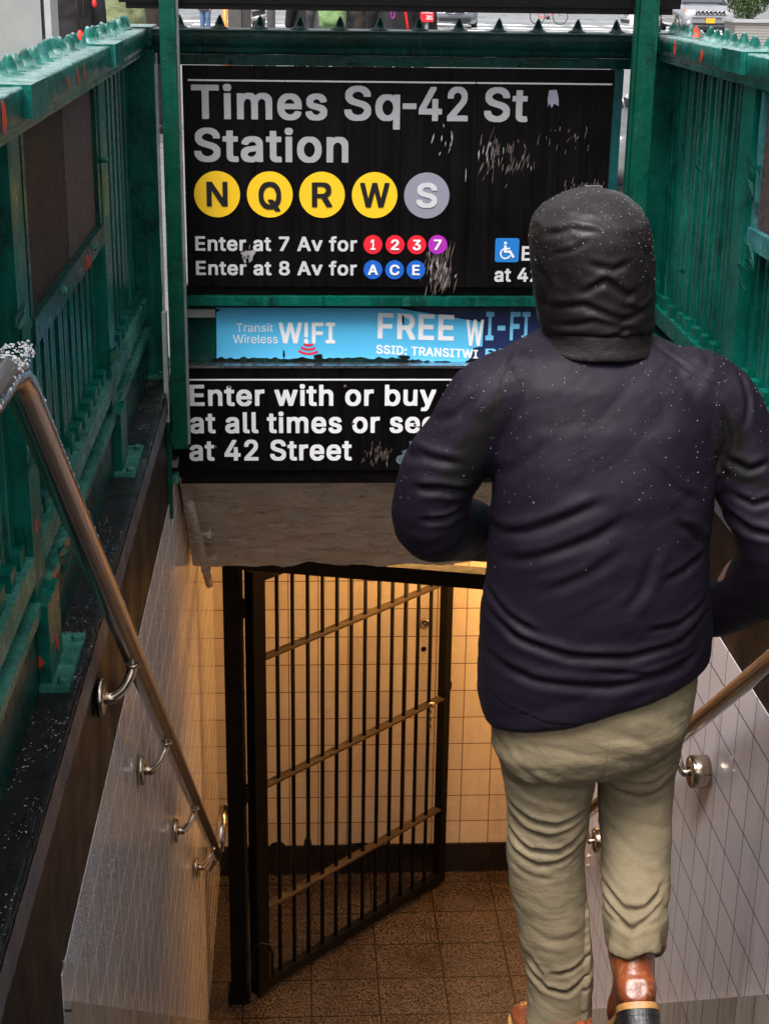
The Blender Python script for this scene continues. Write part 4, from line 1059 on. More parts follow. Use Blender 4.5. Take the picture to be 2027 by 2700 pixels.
drops(hl, 'water_drops', on_rail(-.38, 2.05, 3.6, 25, 75), 520, .0010, .0024, 'drop', 1)
drops(hr, 'water_drops', on_rail(1.155, 2.6, 4.6, 120, 200), 260, .0007, .0016, 'drop', 3)
drops(hl, 'water_drops', on_rail(-.38, 1.45, 2.12, 5, 175), 1100, .0010, .0026, 'drop', 5)

# ------------------------------------------------------------------ gate
gt = thing('security_gate', 'black barred iron gate standing open on the landing under the soffit', 'gate', (-.3, 6.84, ZF))
mb = MB(); mb.box(-.346, -.268, 6.80, 6.878, ZF + .06, -1.062); mb.box(-.362, -.252, 6.785, 6.893, ZF, ZF + .06); mb.build('gate_post', 'black_iron', gt, bevel=.004)
mb = MB(); mb.box(-.267, -.254, 6.835, 6.878, ZF + .1, -1.12); mb.build('stop_bar', 'iron_flat', gt)
hd = Vector((1.11, -.27, 0)).normalized()
mb = MB(); a = Vector((-.268, 6.825, -1.083)); b = Vector((1.236, 6.825 - .2433 * 1.504, -1.083)); c = (a + b) / 2
mb.obox(c, (b - a) / 2, Vector((.02, .04, 0)) * 1.0, (0, 0, .037)); mb.build('header_bar', 'black_iron', gt, bevel=.003)
mb = MB(); mb.box(1.16, 1.234, 6.38, 6.458, ZF, -1.122); mb.build('gate_post', 'black_iron', gt, bevel=.004)
H0 = Vector((-.205, 6.85, 0)); H1 = Vector((.825, 7.87, 0))
u = (H1 - H0).normalized(); v = Vector((-u.y, u.x, 0)); Lg = (H1 - H0).length
def bar(mb, s0, s1, z0, z1, th):
    c = H0 + u * (s0 + s1) / 2 + Vector((0, 0, (z0 + z1) / 2))
    mb.obox(c, u * (s1 - s0) / 2, v * th / 2, (0, 0, (z1 - z0) / 2))
zt, zb = -1.150, ZF + .03
mb = MB()
bar(mb, -.030, .048, zb, zt, .060); bar(mb, Lg - .045, Lg + .005, zb, zt, .050)
bar(mb, .0485, Lg - .0455, zt - .062, zt, .045); bar(mb, .0485, Lg - .0455, zb, zb + .055, .045)
lf = mb.build('gate_leaf', 'black_iron', gt, bevel=.003)
for zr in (-1.618, -2.310, -3.008):
    mb = MB(); bar(mb, .0485, Lg - .0455, zr - .006, zr + .006, .050); mb.build('cross_rail', 'iron_flat', lf, bevel=.002)
px_s = [.0]
nb = 12
for k in range(nb):
    sB = .048 + (Lg - .093) * (k + 1) / (nb + 1)
    mb = MB(); c = H0 + u * sB
    mb.tube([c + Vector((0, 0, zb + .05)), c + Vector((0, 0, zt - .05))], .0105, 10); mb.build('bar', 'black_iron', lf)
for z in (-1.335, -2.32):
    mb = MB(); mb.lathe([(-.045, .014), (-.016, .014), (-.015, .011), (-.013, .011), (-.012, .014), (.014, .014), (.015, .011), (.017, .011), (.018, .014), (.045, .014)], (-.248, 6.83, z), (0, 0, 1), 14)
    mb.box(-.268, -.25, 6.80, 6.812, z - .045, z + .045); mb.build('hinge', 'black_iron', gt)
e = H0 + u * (Lg + .005)
mb = MB(); ring = [e + u * (.018 + .016 * math.cos(a)) + Vector((0, 0, -2.26 + .028 * math.sin(a))) for a in np.linspace(0, 2 * PI, 17)[:-1]]
mb.tube(ring, .006, 8, closed=True); mb.build('latch_ring', 'black_iron', lf)
mb = MB()
c = H0 + u * .0 + Vector((.02, -.05, -3.22))
path = [c + Vector((-.05, 0, -.15)), c + Vector((-.05, 0, 0)), c + Vector((-.035, 0, .04)), c + Vector((0, 0, .055)), c + Vector((.035, 0, .04)), c + Vector((.05, 0, 0)), c + Vector((.05, 0, -.15))]
mb.tube(path, .008, 8); mb.build('floor_bolt', 'black_iron', gt)
# chain hanging on the leaf
ch = thing('padlock_chain', 'small brass padlock and chain hanging on the middle rail of the gate', 'chain', tuple(H0 + u * (Lg - .16) + Vector((0, 0, -2.3))))
mb = MB(); p = H0 + u * (Lg - .16) - v * .03 + Vector((0, 0, -2.30))
mb.ball(p, .022, 2, (1, .6, .9)); mb.build('padlock', 'chrome', ch)
mb = MB()
for k in range(7):
    q_ = p + Vector((-.012 + .003 * (k % 2), -.004, -.02 - .022 * k))
    n_ = Vector((1, 0, 0)) if k % 2 else Vector((0, 1, 0))
    mb.tube([q_ + n_ * .007 * math.cos(a) + Vector((0, 0, .013 * math.sin(a))) for a in np.linspace(0, 2 * PI, 11)[:-1]], .0028, 6, closed=True)
mb.build('chain_links', 'iron_flat', ch)

# ------------------------------------------------------------------ people
def ell(c, a, b, n=28, e=2.3, tilt=0.0, tx=0.0):
    """horizontal superellipse ring; tilt = dz/dx"""
    out = []
    for k in range(n):
        t = 2 * PI * k / n; ct, st = math.cos(t), math.sin(t)
        x = a * math.copysign(abs(ct) ** (2 / e), ct); y = b * math.copysign(abs(st) ** (2 / e), st)
        out.append((c[0] + x, c[1] + y, c[2] + tilt * x + tx * y))
    return out

def smooth_path(pts, rad, k=5):
    """Catmull-Rom through joints, radii interpolated"""
    P = [Vector(p) for p in pts]; P = [P[0] * 2 - P[1]] + P + [P[-1] * 2 - P[-2]]
    op, orr = [], []
    for i in range(1, len(P) - 2):
        for j in range(k):
            t = j / k
            a = .5 * ((2 * P[i]) + (P[i + 1] - P[i - 1]) * t + (2 * P[i - 1] - 5 * P[i] + 4 * P[i + 1] - P[i + 2]) * t * t + (3 * P[i] - P[i - 1] - 3 * P[i + 1] + P[i + 2]) * t ** 3)
            op.append(a); orr.append(rad[i - 1] * (1 - t) + rad[i] * t)
    op.append(P[-2]); orr.append(rad[-1])
    return op, orr

def limb(mb, pts, rad, n=18, k=5, end=True):
    p, r = smooth_path(pts, rad, k)
    mb.tube(p, r, n)
    mb.ball(p[0], r[0] * .98, 2)
    if end: mb.ball(p[-1], r[-1] * .98, 2)

def hand(mb, wrist, dr, side_v, palm_n, curl=.5):
    """palm and five separate fingers; dr = along the hand, side_v = towards the thumb, palm_n = out of the palm"""
    d, s, n = (Vector(x).normalized() for x in (dr, side_v, palm_n))
    w = Vector(wrist)
    limb(mb, [w - d * .02, w + d * .03, w + d * .085], [.024, .030, .033], 12, 3)
    for off in (-.026, -.009, .009, .026):
        mb.tube([w + d * .02 + s * off * .7, w + d * .085 + s * off], [.014, .0125], 8)
    for off, ln in ((.027, .068), (.009, .078), (-.009, .072), (-.027, .056)):
        p = w + d * .085 + s * off; pts = [p]; ang = .12
        for q in (.42, .33, .25):
            ang += curl * .7
            p = p + (d * math.cos(ang) + n * math.sin(ang)) * ln * q; pts.append(p)
        limb(mb, pts, [.0092, .0088, .008, .0068], 8, 2)
    p = w + d * .022 + s * .026
    limb(mb, [p, p + (d * .5 + s * .8 + n * .2) * .034, p + (d * .95 + s * .9 + n * .5) * .05, p + (d * 1.3 + s * .8 + n * .8) * .056], [.0125, .0110, .0098, .0075], 8, 2)

def make_body(J, voxel=.0075, leg=1.0):
    """one continuous body from joints: pel, chest, neck, head, sh, el, wr (pairs), hip, kn, an, toe (pairs)"""
    mb = MB()
    pel, chest, neck, head = (Vector(J[k]) for k in ('pel', 'chest', 'neck', 'head'))
    sw = (Vector(J['sh'][1]) - Vector(J['sh'][0])).length / 2
    R_ = []
    for f, a, b in ((-.12, .145, .095), (0, .160, .108), (.25, .140, .098), (.5, .150, .105), (.75, .168, .112), (.95, .165, .095), (1.08, .10, .07), (1.2, .058, .060)):
        c = pel.lerp(chest, f); R_.append(ell(c, a, b, 24, 2.2))
    mb.rings(R_)
    limb(mb, [chest.lerp(neck, .6), neck, head + Vector((0, 0, -.05))], [.066, .058, .060], 14, 3)
    f = Vector(J.get('face', (0, 1, 0))); rt = Vector((f.y, -f.x, 0))
    mb.ball(head, 1, 3, (.074, .094, .112))
    mb.ball(head + f * .022 + Vector((0, 0, -.055)), 1, 3, (.056, .070, .062))
    limb(mb, [head + f * .088 + Vector((0, 0, .012)), head + f * .108 + Vector((0, 0, -.022)), head + f * .094 + Vector((0, 0, -.030))], [.009, .014, .012], 8, 2)
    mb.ball(head + f * .086 + Vector((0, 0, -.062)), 1, 2, (.024, .012, .008))
    for s in (-1, 1):
        mb.ball(head + rt * s * .030 + f * .084 + Vector((0, 0, .018)), 1, 2, (.013, .010, .008))
        mb.ball(head + rt * s * .030 + f * .086 + Vector((0, 0, .036)), 1, 2, (.022, .009, .006))
        mb.ball(head + rt * s * .076 - f * .004 + Vector((0, 0, -.008)), 1, 2, (.010, .020, .030))
    for i in (0, 1):
        s = -1 if i == 0 else 1
        sh, el, wr = (Vector(J[k][i]) for k in ('sh', 'el', 'wr'))
        limb(mb, [chest.lerp(sh, .5), sh, sh.lerp(el, .5), el, el.lerp(wr, .5), wr], [.075, .062, .052, .043, .040, .028], 14, 4)
        hd = J['hd'][i]
        hand(mb, wr, hd[0], hd[1], hd[2], hd[3])
        hip, kn, an, toe = (Vector(J[k][i]) for k in ('hip', 'kn', 'an', 'toe'))
        limb(mb, [hip, hip.lerp(kn, .5), kn, kn.lerp(an, .35), an], [r_ * leg for r_ in (.095, .078, .058, .056, .038)], 14, 4)
        limb(mb, [an + (an - toe) * .15 + Vector((0, 0, -.03)), an.lerp(toe, .4), toe], [r_ * leg for r_ in (.038, .038, .028)], 12, 3)
    return fuse(mb, voxel, 3, .5)

def skin_mat(name, a, b):
    n = NT(name)
    n.set(Base_Color=n.mix(n.ramp(n.noise(30, 4), .3, .7), a, b), Roughness=.5, Subsurface_Weight=.1)
    n.b.inputs['Subsurface Radius'].default_value = (.01, .004, .002)
    return n.m
MAT['skin'] = skin_mat('skin', (.40, .22, .16), (.50, .29, .22))
MAT['skin2'] = skin_mat('darker_skin', (.16, .085, .055), (.22, .12, .08))
def cloth(name, a, b, rough=.7, weave=900, fold=0, sheen=.0, spec=.3, wet=0.0):
    n = NT(name)
    c = n.mix(n.ramp(n.noise(9, 5, .6), .3, .7), a, b)
    fine = n.noise(420, 2, .7)
    c = n.mix(n.ramp(fine, .35, .75, 0, .35), c, tuple(x * 1.7 for x in b))
    n.set(Base_Color=c, Roughness=rough, Sheen_Weight=sheen)
    n.b.inputs['Specular IOR Level'].default_value = spec
    h = n.math('ADD', n.math('MULTIPLY', fine, .25), n.noise(26, 5, .6))
    nb = n.bump(h, .25, .004)
    if fold: nb = n.bump(n.noise(1.0, 4, .55, n.co((9, 9, 20)), .5), fold, .02, nb)
    n.normal(nb)
    return n.m
MAT['jacket'] = cloth('purple_navy_jacket', (.0052, .0030, .0070), (.0085, .0054, .0122), .6, fold=.05, sheen=.0, spec=.2)
MAT['jacket_dark'] = cloth('dark_brown_panel', (.008, .0055, .0055), (.014, .010, .0095), .45, fold=.4, spec=.35)
MAT['hood'] = cloth('black_brown_hood', (.0055, .0034, .0036), (.011, .0068, .0070), .45, fold=.08, spec=.3)
MAT['khaki'] = cloth('khaki_trousers', (.150, .113, .066), (.210, .165, .100), .9, fold=.3)
def seam_mat(m, panelcol=(.005, .0035, .004), seamcol=(.004, .003, .004)):
    pass
    nt = m.node_tree
    n = NT.__new__(NT); n.m = m; n.n = nt.nodes; n.l = nt.links; n.b = nt.nodes['Principled BSDF']; n._tc = None
    at_ = nt.nodes.new('ShaderNodeAttribute'); at_.attribute_name = 'panel'
    f = n.ramp(at_.outputs['Fac'], -.0008, .0008)
    base = n.b.inputs['Base Color'].links[0].from_socket
    c = n.mix(f, base, panelcol)
    at2 = nt.nodes.new('ShaderNodeAttribute'); at2.attribute_name = 'seam'
    s_ = n.ramp(at2.outputs['Fac'], .0012, .0030, 1, 0)
    c = n.mix(s_, c, seamcol)
    nt.links.new(c, n.b.inputs['Base Color'])
def leather():
    n = NT('orange_brown_leather')
    c = n.mix(n.ramp(n.noise(14, 6, .65), .35, .68), (.11, .022, .007), (.30, .075, .022))
    c = n.mix(n.ramp(n.noise(1.0, 5, .7, n.co((60, 60, 14))), .55, .72, 0, .7), c, (.50, .20, .09))
    n.set(Base_Color=c, Roughness=.32); n.normal(n.bump(n.noise(60, 5), .3, .004))
    return n.m
MAT['leather'] = leather()
MAT['welt'] = simple('tan_welt', (.42, .20, .06), .5, 0, .3, 60)
MAT['sole'] = simple('black_rubber_sole', (.008, .007, .007), .45, 0, .3, 40, .3, 90)

def crease(me, creases, back=True, lim=.25):
    a, no = get_co(me), get_no(me)
    disp = np.zeros(len(a))
    mask = np.clip((lim - no[:, 1]) / .5, 0, 1)
    for pts, amp, w in creases:
        pts = np.array(pts); seg = np.hypot(*(pts[1:] - pts[:-1]).T); L_ = seg.sum()
        best = np.full(len(a), 1e9); sg = np.zeros(len(a)); tt = np.zeros(len(a)); acc = 0
        q = a[:, [0, 2]]
        for i in range(len(seg)):
            d = (pts[i + 1] - pts[i]) / seg[i]; r_ = q - pts[i]
            t = np.clip(r_ @ d, 0, seg[i]); e = r_ - t[:, None] * d
            dist = np.hypot(e[:, 0], e[:, 1]); s = np.sign(d[0] * r_[:, 1] - d[1] * r_[:, 0])
            m = dist < best
            best[m] = dist[m]; sg[m] = s[m]; tt[m] = (acc + t[m]) / L_; acc += seg[i]
        sd_ = best * sg
        tp = np.clip(np.minimum(tt, 1 - tt) * 5, 0, 1)
        tp = .15 + .85 * tp
        disp += tp * amp * (-1.15 * np.exp(-(sd_ / w) ** 2) + .75 * np.exp(-((sd_ - 1.7 * w) / (1.1 * w)) ** 2) + .35 * np.exp(-((sd_ + 1.9 * w) / (1.1 * w)) ** 2))
    a += no * (disp * mask)[:, None]
    set_co(me, a)

def ripple(me, amp, sc, off=(0, 0, 0), octv=3):
    a, no = get_co(me), get_no(me)
    d = np.array([noise.fractal(Vector((p[0] * sc[0] + off[0], p[1] * sc[1] + off[1], p[2] * sc[2] + off[2])), .9, 2.0, octv) for p in a])
    set_co(me, a + no * (d * amp)[:, None])

def crumple(me, amp, sc, off=(0, 0, 0), shear=0.0, octv=3):
    """sharp-valleyed cloth wrinkles: the zero lines of a noise field become creases"""
    a, no = get_co(me), get_no(me); d = np.zeros(len(a))
    for i, p in enumerate(a):
        v = Vector((p[0] * sc[0] + off[0], p[1] * sc[1] + off[1], (p[2] + shear * p[0]) * sc[2] + off[2])); f = 1.0; s_ = 0.0
        for o in range(octv):
            s_ += f * (abs(noise.noise(v)) * 2 - .45); v = v * 2.1 + Vector((3.1, 1.7, 5.3)); f *= .45
        d[i] = s_
    set_co(me, a + no * (d * amp)[:, None])

def inside(poly, x, z):
    poly = np.array(poly); r = np.zeros(len(x), bool); n = len(poly)
    for i in range(n):
        (ax, az), (bx, bz) = poly[i], poly[(i + 1) % n]
        c = (az <= z) != (bz <= z)
        with np.errstate(divide='ignore', invalid='ignore'):
            r ^= c & (x < ax + (z - az) * (bx - ax) / (bz - az + 1e-12))
    return r

def seg_dist(q, pts):
    pts = np.array(pts); best = np.full(len(q), 1e9)
    for i in range(len(pts) - 1):
        d = pts[i + 1] - pts[i]; L2 = d @ d
        t = np.clip(((q - pts[i]) @ d) / L2, 0, 1)
        best = np.minimum(best, np.hypot(*(q - pts[i] - t[:, None] * d).T))
    return best

def poly_centres(me):
    n = len(me.polygons); c = np.empty(n * 3, np.float32); me.polygons.foreach_get('center', c)
    m = np.empty(n * 3, np.float32); me.polygons.foreach_get('normal', m)
    return c.reshape(-1, 3), m.reshape(-1, 3)

CRE_J = [ ([(0.372, 0.503), (0.443, 0.534), (0.513, 0.571), (0.576, 0.605)], 0.0075, 0.016),
([(0.395, 0.457), (0.481, 0.495), (0.559, 0.533), (0.614, 0.571)], 0.006, 0.016),
([(0.463, 0.409), (0.548, 0.456), (0.618, 0.509)], 0.004, 0.018),
([(0.717, 0.551), (0.752, 0.532), (0.785, 0.489)], 0.008, 0.013),
([(0.697, 0.439), (0.74, 0.454), (0.788, 0.477)], 0.005, 0.014),
([(0.677, 0.509), (0.66, 0.431), (0.627, 0.376)], 0.004, 0.018),
([(0.359, 0.355), (0.423, 0.306), (0.529, 0.28), (0.641, 0.278), (0.751, 0.303), (0.799, 0.343)], 0.0085, 0.014),
([(0.365, 0.387), (0.407, 0.347), (0.467, 0.322)], 0.005, 0.012),
([(0.674, 0.336), (0.741, 0.343), (0.796, 0.375)], 0.006, 0.012),
([(0.357, 0.251), (0.457, 0.221), (0.607, 0.213), (0.756, 0.242), (0.8, 0.282)], 0.0065, 0.016),
([(0.575, 0.252), (0.681, 0.239), (0.785, 0.262)], 0.004, 0.01),
([(0.651, 0.676), (0.713, 0.616), (0.766, 0.585)], 0.004, 0.016),
([(0.375, 0.617), (0.416, 0.647), (0.456, 0.699)], 0.003, 0.016),
([(0.361, 0.183), (0.407, 0.151), (0.491, 0.129), (0.597, 0.128), (0.687, 0.154), (0.759, 0.203)], 0.0022, 0.004),
([(0.628, 0.897), (0.679, 0.865), (0.739, 0.829), (0.787, 0.799), (0.808, 0.764)], 0.0035, 0.005),
([(0.461, 0.897), (0.421, 0.858), (0.381, 0.815), (0.374, 0.772), (0.364, 0.714)], 0.0028, 0.005),
([(0.226, 0.588), (0.275, 0.594), (0.333, 0.584)], 0.01, 0.013),
([(0.196, 0.633), (0.238, 0.655), (0.316, 0.647)], 0.006, 0.013),
([(0.241, 0.523), (0.291, 0.527), (0.327, 0.542)], 0.008, 0.011),
([(0.265, 0.714), (0.306, 0.743), (0.34, 0.786)], 0.005, 0.012),
([(0.827, 0.547), (0.874, 0.516), (0.926, 0.511)], 0.01, 0.013),
([(0.817, 0.66), (0.863, 0.638), (0.905, 0.653)], 0.007, 0.012),
([(0.839, 0.585), (0.877, 0.569), (0.919, 0.584)], 0.006, 0.011),
([(0.845, 0.829), (0.858, 0.771), (0.852, 0.72)], 0.004, 0.01),
([(0.805, 0.757), (0.821, 0.698), (0.809, 0.63)], 0.006, 0.012) ]
CRE_TL = [ ([(0.415, 0.037), (0.481, -0.025), (0.562, -0.067), (0.616, -0.072)], 0.006, 0.014),
([(0.428, -0.051), (0.508, -0.097), (0.572, -0.098), (0.615, -0.054)], 0.0045, 0.014),
([(0.436, -0.132), (0.487, -0.155), (0.543, -0.159), (0.611, -0.139)], 0.009, 0.012),
([(0.456, -0.182), (0.52, -0.192), (0.609, -0.162)], 0.008, 0.01),
([(0.439, -0.206), (0.49, -0.235), (0.555, -0.23), (0.609, -0.194)], 0.01, 0.011),
([(0.446, -0.246), (0.508, -0.27), (0.564, -0.257), (0.607, -0.231)], 0.007, 0.01),
([(0.454, -0.288), (0.51, -0.303), (0.55, -0.299)], 0.005, 0.01),
([(0.487, -0.43), (0.542, -0.46), (0.628, -0.452)], 0.004, 0.012),
([(0.501, -0.556), (0.54, -0.589), (0.59, -0.598), (0.64, -0.56)], 0.01, 0.01),
([(0.554, -0.548), (0.596, -0.541), (0.638, -0.52)], 0.008, 0.009),
([(0.503, -0.517), (0.53, -0.557), (0.544, -0.597)], 0.005, 0.01),
([(0.472, -0.008), (0.43, 0.063), (0.421, 0.084)], 0.003, 0.012),
([(0.617, 0.008), (0.615, -0.054), (0.613, -0.117)], 0.004, 0.01) ]
CRE_TR = [ ([(0.629, -0.066), (0.682, -0.081), (0.747, -0.074), (0.797, -0.039)], 0.01, 0.011),
([(0.719, -0.024), (0.758, -0.011), (0.797, 0.01)], 0.006, 0.01),
([(0.652, -0.104), (0.717, -0.119), (0.787, -0.097)], 0.004, 0.012),
([(0.643, -0.316), (0.688, -0.347), (0.736, -0.341), (0.783, -0.305)], 0.01, 0.01),
([(0.645, -0.345), (0.702, -0.379), (0.772, -0.338)], 0.009, 0.009),
([(0.649, -0.374), (0.698, -0.379), (0.762, -0.367)], 0.005, 0.009),
([(0.743, -0.266), (0.771, -0.304), (0.788, -0.342)], 0.004, 0.012) ]
PAN = [ [(0.277, 0.623), (0.324, 0.719), (0.383, 0.796), (0.381, 0.756), (0.365, 0.69), (0.364, 0.6), (0.329, 0.577), (0.292, 0.6)] , [(0.805, 0.767), (0.833, 0.733), (0.862, 0.696), (0.848, 0.673), (0.891, 0.62), (0.927, 0.597), (0.896, 0.605), (0.807, 0.62), (0.797, 0.689)] , [(0.493, 0.936), (0.631, 0.936), (0.612, 0.903), (0.519, 0.9)] ]
man = thing('person', 'man in a dark purple hooded jacket and khaki trousers walking down the stairs', 'person', (.6, 2.95, -.88))
# --- body
JM = dict(pel=(.61, 2.92, .12), chest=(.59, 2.93, .68), neck=(.575, 2.94, .84), head=(.562, 2.96, 1.005), face=(0, 1, 0),
          sh=((.40, 2.92, .765), (.785, 2.92, .765)), el=((.275, 2.945, .495), (.94, 2.875, .475)), wr=((.435, 3.175, .375), (.885, 3.045, .245)),
          hd=(((.6, .3, -.5), (0, .6, .8), (.7, -.5, .2), .5), ((-.55, .35, -.7), (.1, .9, .3), (-.8, -.2, .4), .45)),
          hip=((.525, 2.92, .06), (.71, 2.92, .06)), kn=((.538, 2.975, -.31), (.734, 2.985, -.15)), an=((.59, 2.97, -.78), (.724, 2.835, -.455)),
          toe=((.55, 3.08, -.845), (.728, 2.93, -.63)))
place(make_body(JM, leg=.74), 'body', 'skin', man)
# --- trousers
mb = MB()
mb.rings([ell((.612, 2.92, z), a, b, 32, 2.4, .2) for z, a, b in ((.20, .205, .140), (.12, .212, .148), (.04, .205, .145), (-.01, .185, .125), (-.05, .14, .085))])
TL = [(.06, .517, .104, 2.925), (.007, .523, .104, 2.93), (-.083, .533, .098, 2.94), (-.174, .538, .091, 2.955), (-.268, .5385, .0865, 2.965), (-.344, .544, .0835, 2.965), (-.411, .555, .081, 2.965), (-.49, .567, .0785, 2.96), (-.559, .579, .0745, 2.96), (-.62, .585, .073, 2.96), (-.70, .588, .074, 2.96), (-.735, .588, .074, 2.96)]
limb(mb, [(x, y, z) for z, x, r, y in TL], [r for z, x, r, y in TL], 26, 3, end=False)
TR = [(.06, .719, .098, 2.925), (-.009, .724, .092, 2.955), (-.119, .732, .086, 2.985), (-.204, .7335, .081, 2.972), (-.281, .733, .077, 2.945), (-.347, .728, .0725, 2.90), (-.394, .7247, .0685, 2.87), (-.430, .7225, .064, 2.846), (-.455, .7205, .066, 2.834)]
limb(mb, [(x, y, z) for z, x, r, y in TR], [r for z, x, r, y in TR], 26, 3, end=False)
me = fuse(mb, .0055, 12)
wt_ = [.45, .35, .9, .45, 1, .7, .5, .7, 1, .9, .8, .6, .6] + [1] * 9
crease(me, [(p_, a_ * k_ * .75, w_ * .66) for (p_, a_, w_), k_ in zip(CRE_TL + CRE_TR, wt_)], lim=.45)
ripple(me, .0022, (6, 6, 6), (3, 1, 2)); crumple(me, .0032, (6, 6, 13), (3, 2, 1), .35)
a_, no_ = get_co(me), get_no(me)      # loose, uneven hem on the lifted leg
hem = np.clip((-.36 - a_[:, 2]) / .09, 0, 1) * (a_[:, 0] > .63)
ang = np.arctan2(a_[:, 1] - 2.85, a_[:, 0] - .722)
a_ += no_ * (hem * (.006 * np.sin(ang * 3 + .6) + .004 * np.sin(ang * 7 + 2)))[:, None]
a_[:, 2] -= hem * (.012 * np.sin(ang * 2 + .4) + .006 * np.sin(ang * 5))
set_co(me, a_)
a_ = get_co(me); q_ = a_[:, [0, 2]]
TSEAM = [[(.617, .10), (.618, .0), (.622, -.05)], [(.690, .06), (.742, .05), (.738, -.02), (.700, -.035), (.672, -.02), (.675, .05)]]
sm_ = np.full(len(a_), .5)
for P_ in TSEAM: sm_ = np.minimum(sm_, np.where(a_[:, 1] < 2.93, seg_dist(q_, P_), .5))
for nm_, v_ in (('panel', np.full(len(a_), -.5)), ('seam', sm_)):
    at_ = me.attributes.new(nm_, 'FLOAT', 'POINT'); at_.data.foreach_set('value', v_.astype(np.float32))
seam_mat(MAT['khaki'], seamcol=(.165, .12, .07))
tr = place(me, 'trousers', 'khaki', man)
# --- jacket
TORSO = [(0.885, .58, .085, .075, 2.965), (.866, .579, .118, .088, 2.957), (.84, .58, .182, .102, 2.943), (.795, .586, .214, .122, 2.927), (.72, .594, .219, .142, 2.910), (.604, .598, .218, .153, 2.893), (.485, .597, .217, .156, 2.888), (.404, .60, .222, .158, 2.892), (.322, .602, .230, .161, 2.902)]
mb = MB()
rg = [ell((x, y, z), a, b, 40, 2.35) for z, x, a, b, y in TORSO[::-1]]
low = [ell((.604, 2.91, .255), .237, .164, 40, 2.35, .10), ell((.608, 2.915, .19), .237, .164, 40, 2.35, .22), ell((.611, 2.915, .150), .231, .160, 40, 2.35, .31), ell((.611, 2.915, .138), .222, .150, 40, 2.35, .31)]
mb.rings(low[::-1] + rg)
limb(mb, [(.43, 2.91, .775), (.372, 2.91, .742), (.325, 2.91, .67), (.275, 2.92, .585), (.270, 2.95, .492), (.315, 3.035, .445), (.385, 3.13, .402), (.43, 3.175, .378)], [.085, .087, .080, .079, .080, .072, .062, .056], 24, 4)
limb(mb, [(.755, 2.91, .775), (.812, 2.91, .742), (.858, 2.90, .67), (.902, 2.885, .580), (.945, 2.87, .475), (.948, 2.925, .375), (.922, 2.995, .295), (.890, 3.04, .245)], [.085, .087, .081, .079, .079, .071, .063, .056], 24, 4)
me = fuse(mb, .0055, 9)
crease(me, [(p_, a_ * .9, w_ * .62) for p_, a_, w_ in CRE_J], lim=.35)
ripple(me, .0024, (6, 6, 8), (1, 5, 2)); crumple(me, .0028, (5, 5, 9), (1, 2, 7), -.55)
a_ = get_co(me); q_ = a_[:, [0, 2]]
sd_ = np.full(len(a_), -.5)
for P_ in PAN:
    d_ = seg_dist(q_, list(P_) + [P_[0]]); ins = inside(P_, q_[:, 0], q_[:, 1]) & (a_[:, 1] < 2.99)
    sd_ = np.maximum(sd_, np.where(ins, d_, -d_))
SEAMS = [CRE_J[13][0], CRE_J[14][0], CRE_J[15][0]]
sm_ = np.full(len(a_), .5)
for P_ in SEAMS: sm_ = np.minimum(sm_, np.where(a_[:, 1] < 2.95, seg_dist(q_, P_), .5))
for nm_, v_ in (('panel', sd_), ('seam', sm_)):
    at_ = me.attributes.new(nm_, 'FLOAT', 'POINT'); at_.data.foreach_set('value', v_.astype(np.float32))
seam_mat(MAT['jacket'])
me.materials.append(MAT['jacket'])
jk = D.objects.new('jacket', me); C.objects.link(jk); jk.parent = man; BASE[jk.name] = BASE[man.name]
me.transform(Matrix.Translation(-BASE[man.name]))
me_j = me
# --- hood
HOOD = [(1.150, .556, .012), (1.147, .556, .036), (1.139, .558, .060), (1.12, .554, .089), (1.095, .553, .107), (1.063, .556, .1155), (1.024, .56, .117), (.98, .566, .116), (.944, .571, .1145), (.915, .575, .112), (.897, .577, .112), (.882, .579, .106), (.865, .58, .102), (.84, .58, .100)]
mb = MB(); rg = []
for z, x, a in HOOD[::-1]:
    f = max(0, (z - .862) / (1.15 - .862))
    rg.append(ell((x, 2.955 - .012 * f, z), a, a * (1.10 if f > .08 else .93) + (.008 if f > .08 else .0), 40, 2.25))
mb.rings(rg)
me = fuse(mb, .0050, 5)
ripple(me, .0028, (6, 6, 7), (2, 8, 5), 1); crumple(me, .0022, (8, 8, 12), (4, 3, 9), .3)
HC = [([(.455, 1.075), (.50, 1.095), (.55, 1.09)], .004, .007), ([(.525, 1.035), (.575, 1.022), (.61, 1.035)], .005, .008), ([(.525, .978), (.565, 1.002), (.61, .972), (.63, .982)], .008, .009),
      ([(.46, .94), (.53, .955), (.60, .925), (.67, .945)], .006, .009), ([(.475, .905), (.55, .925), (.64, .90)], .005, .008), ([(.635, 1.07), (.658, 1.02), (.655, .96)], .004, .007), ([(.45, 1.02), (.47, .98), (.465, .93)], .004, .008),
      ([(.47, 1.045), (.50, 1.055), (.53, 1.075)], .003, .006), ([(.60, .955), (.64, .94), (.668, .955)], .004, .007), ([(.62, .91), (.60, .90), (.56, .885)], .004, .006)]
crease(me, [(p_, a_ * .8, w_ * .8) for p_, a_, w_ in HC], lim=.3)
place(me, 'hood', 'hood', man)
mb = MB(); mb.rings([ell((.58, 2.935, z), a, b, 32, 2.2) for z, a, b in ((.845, .112, .108), (.868, .100, .104), (.895, .094, .102))])
place(fuse(mb, .006, 4), 'collar', 'jacket_dark', man)
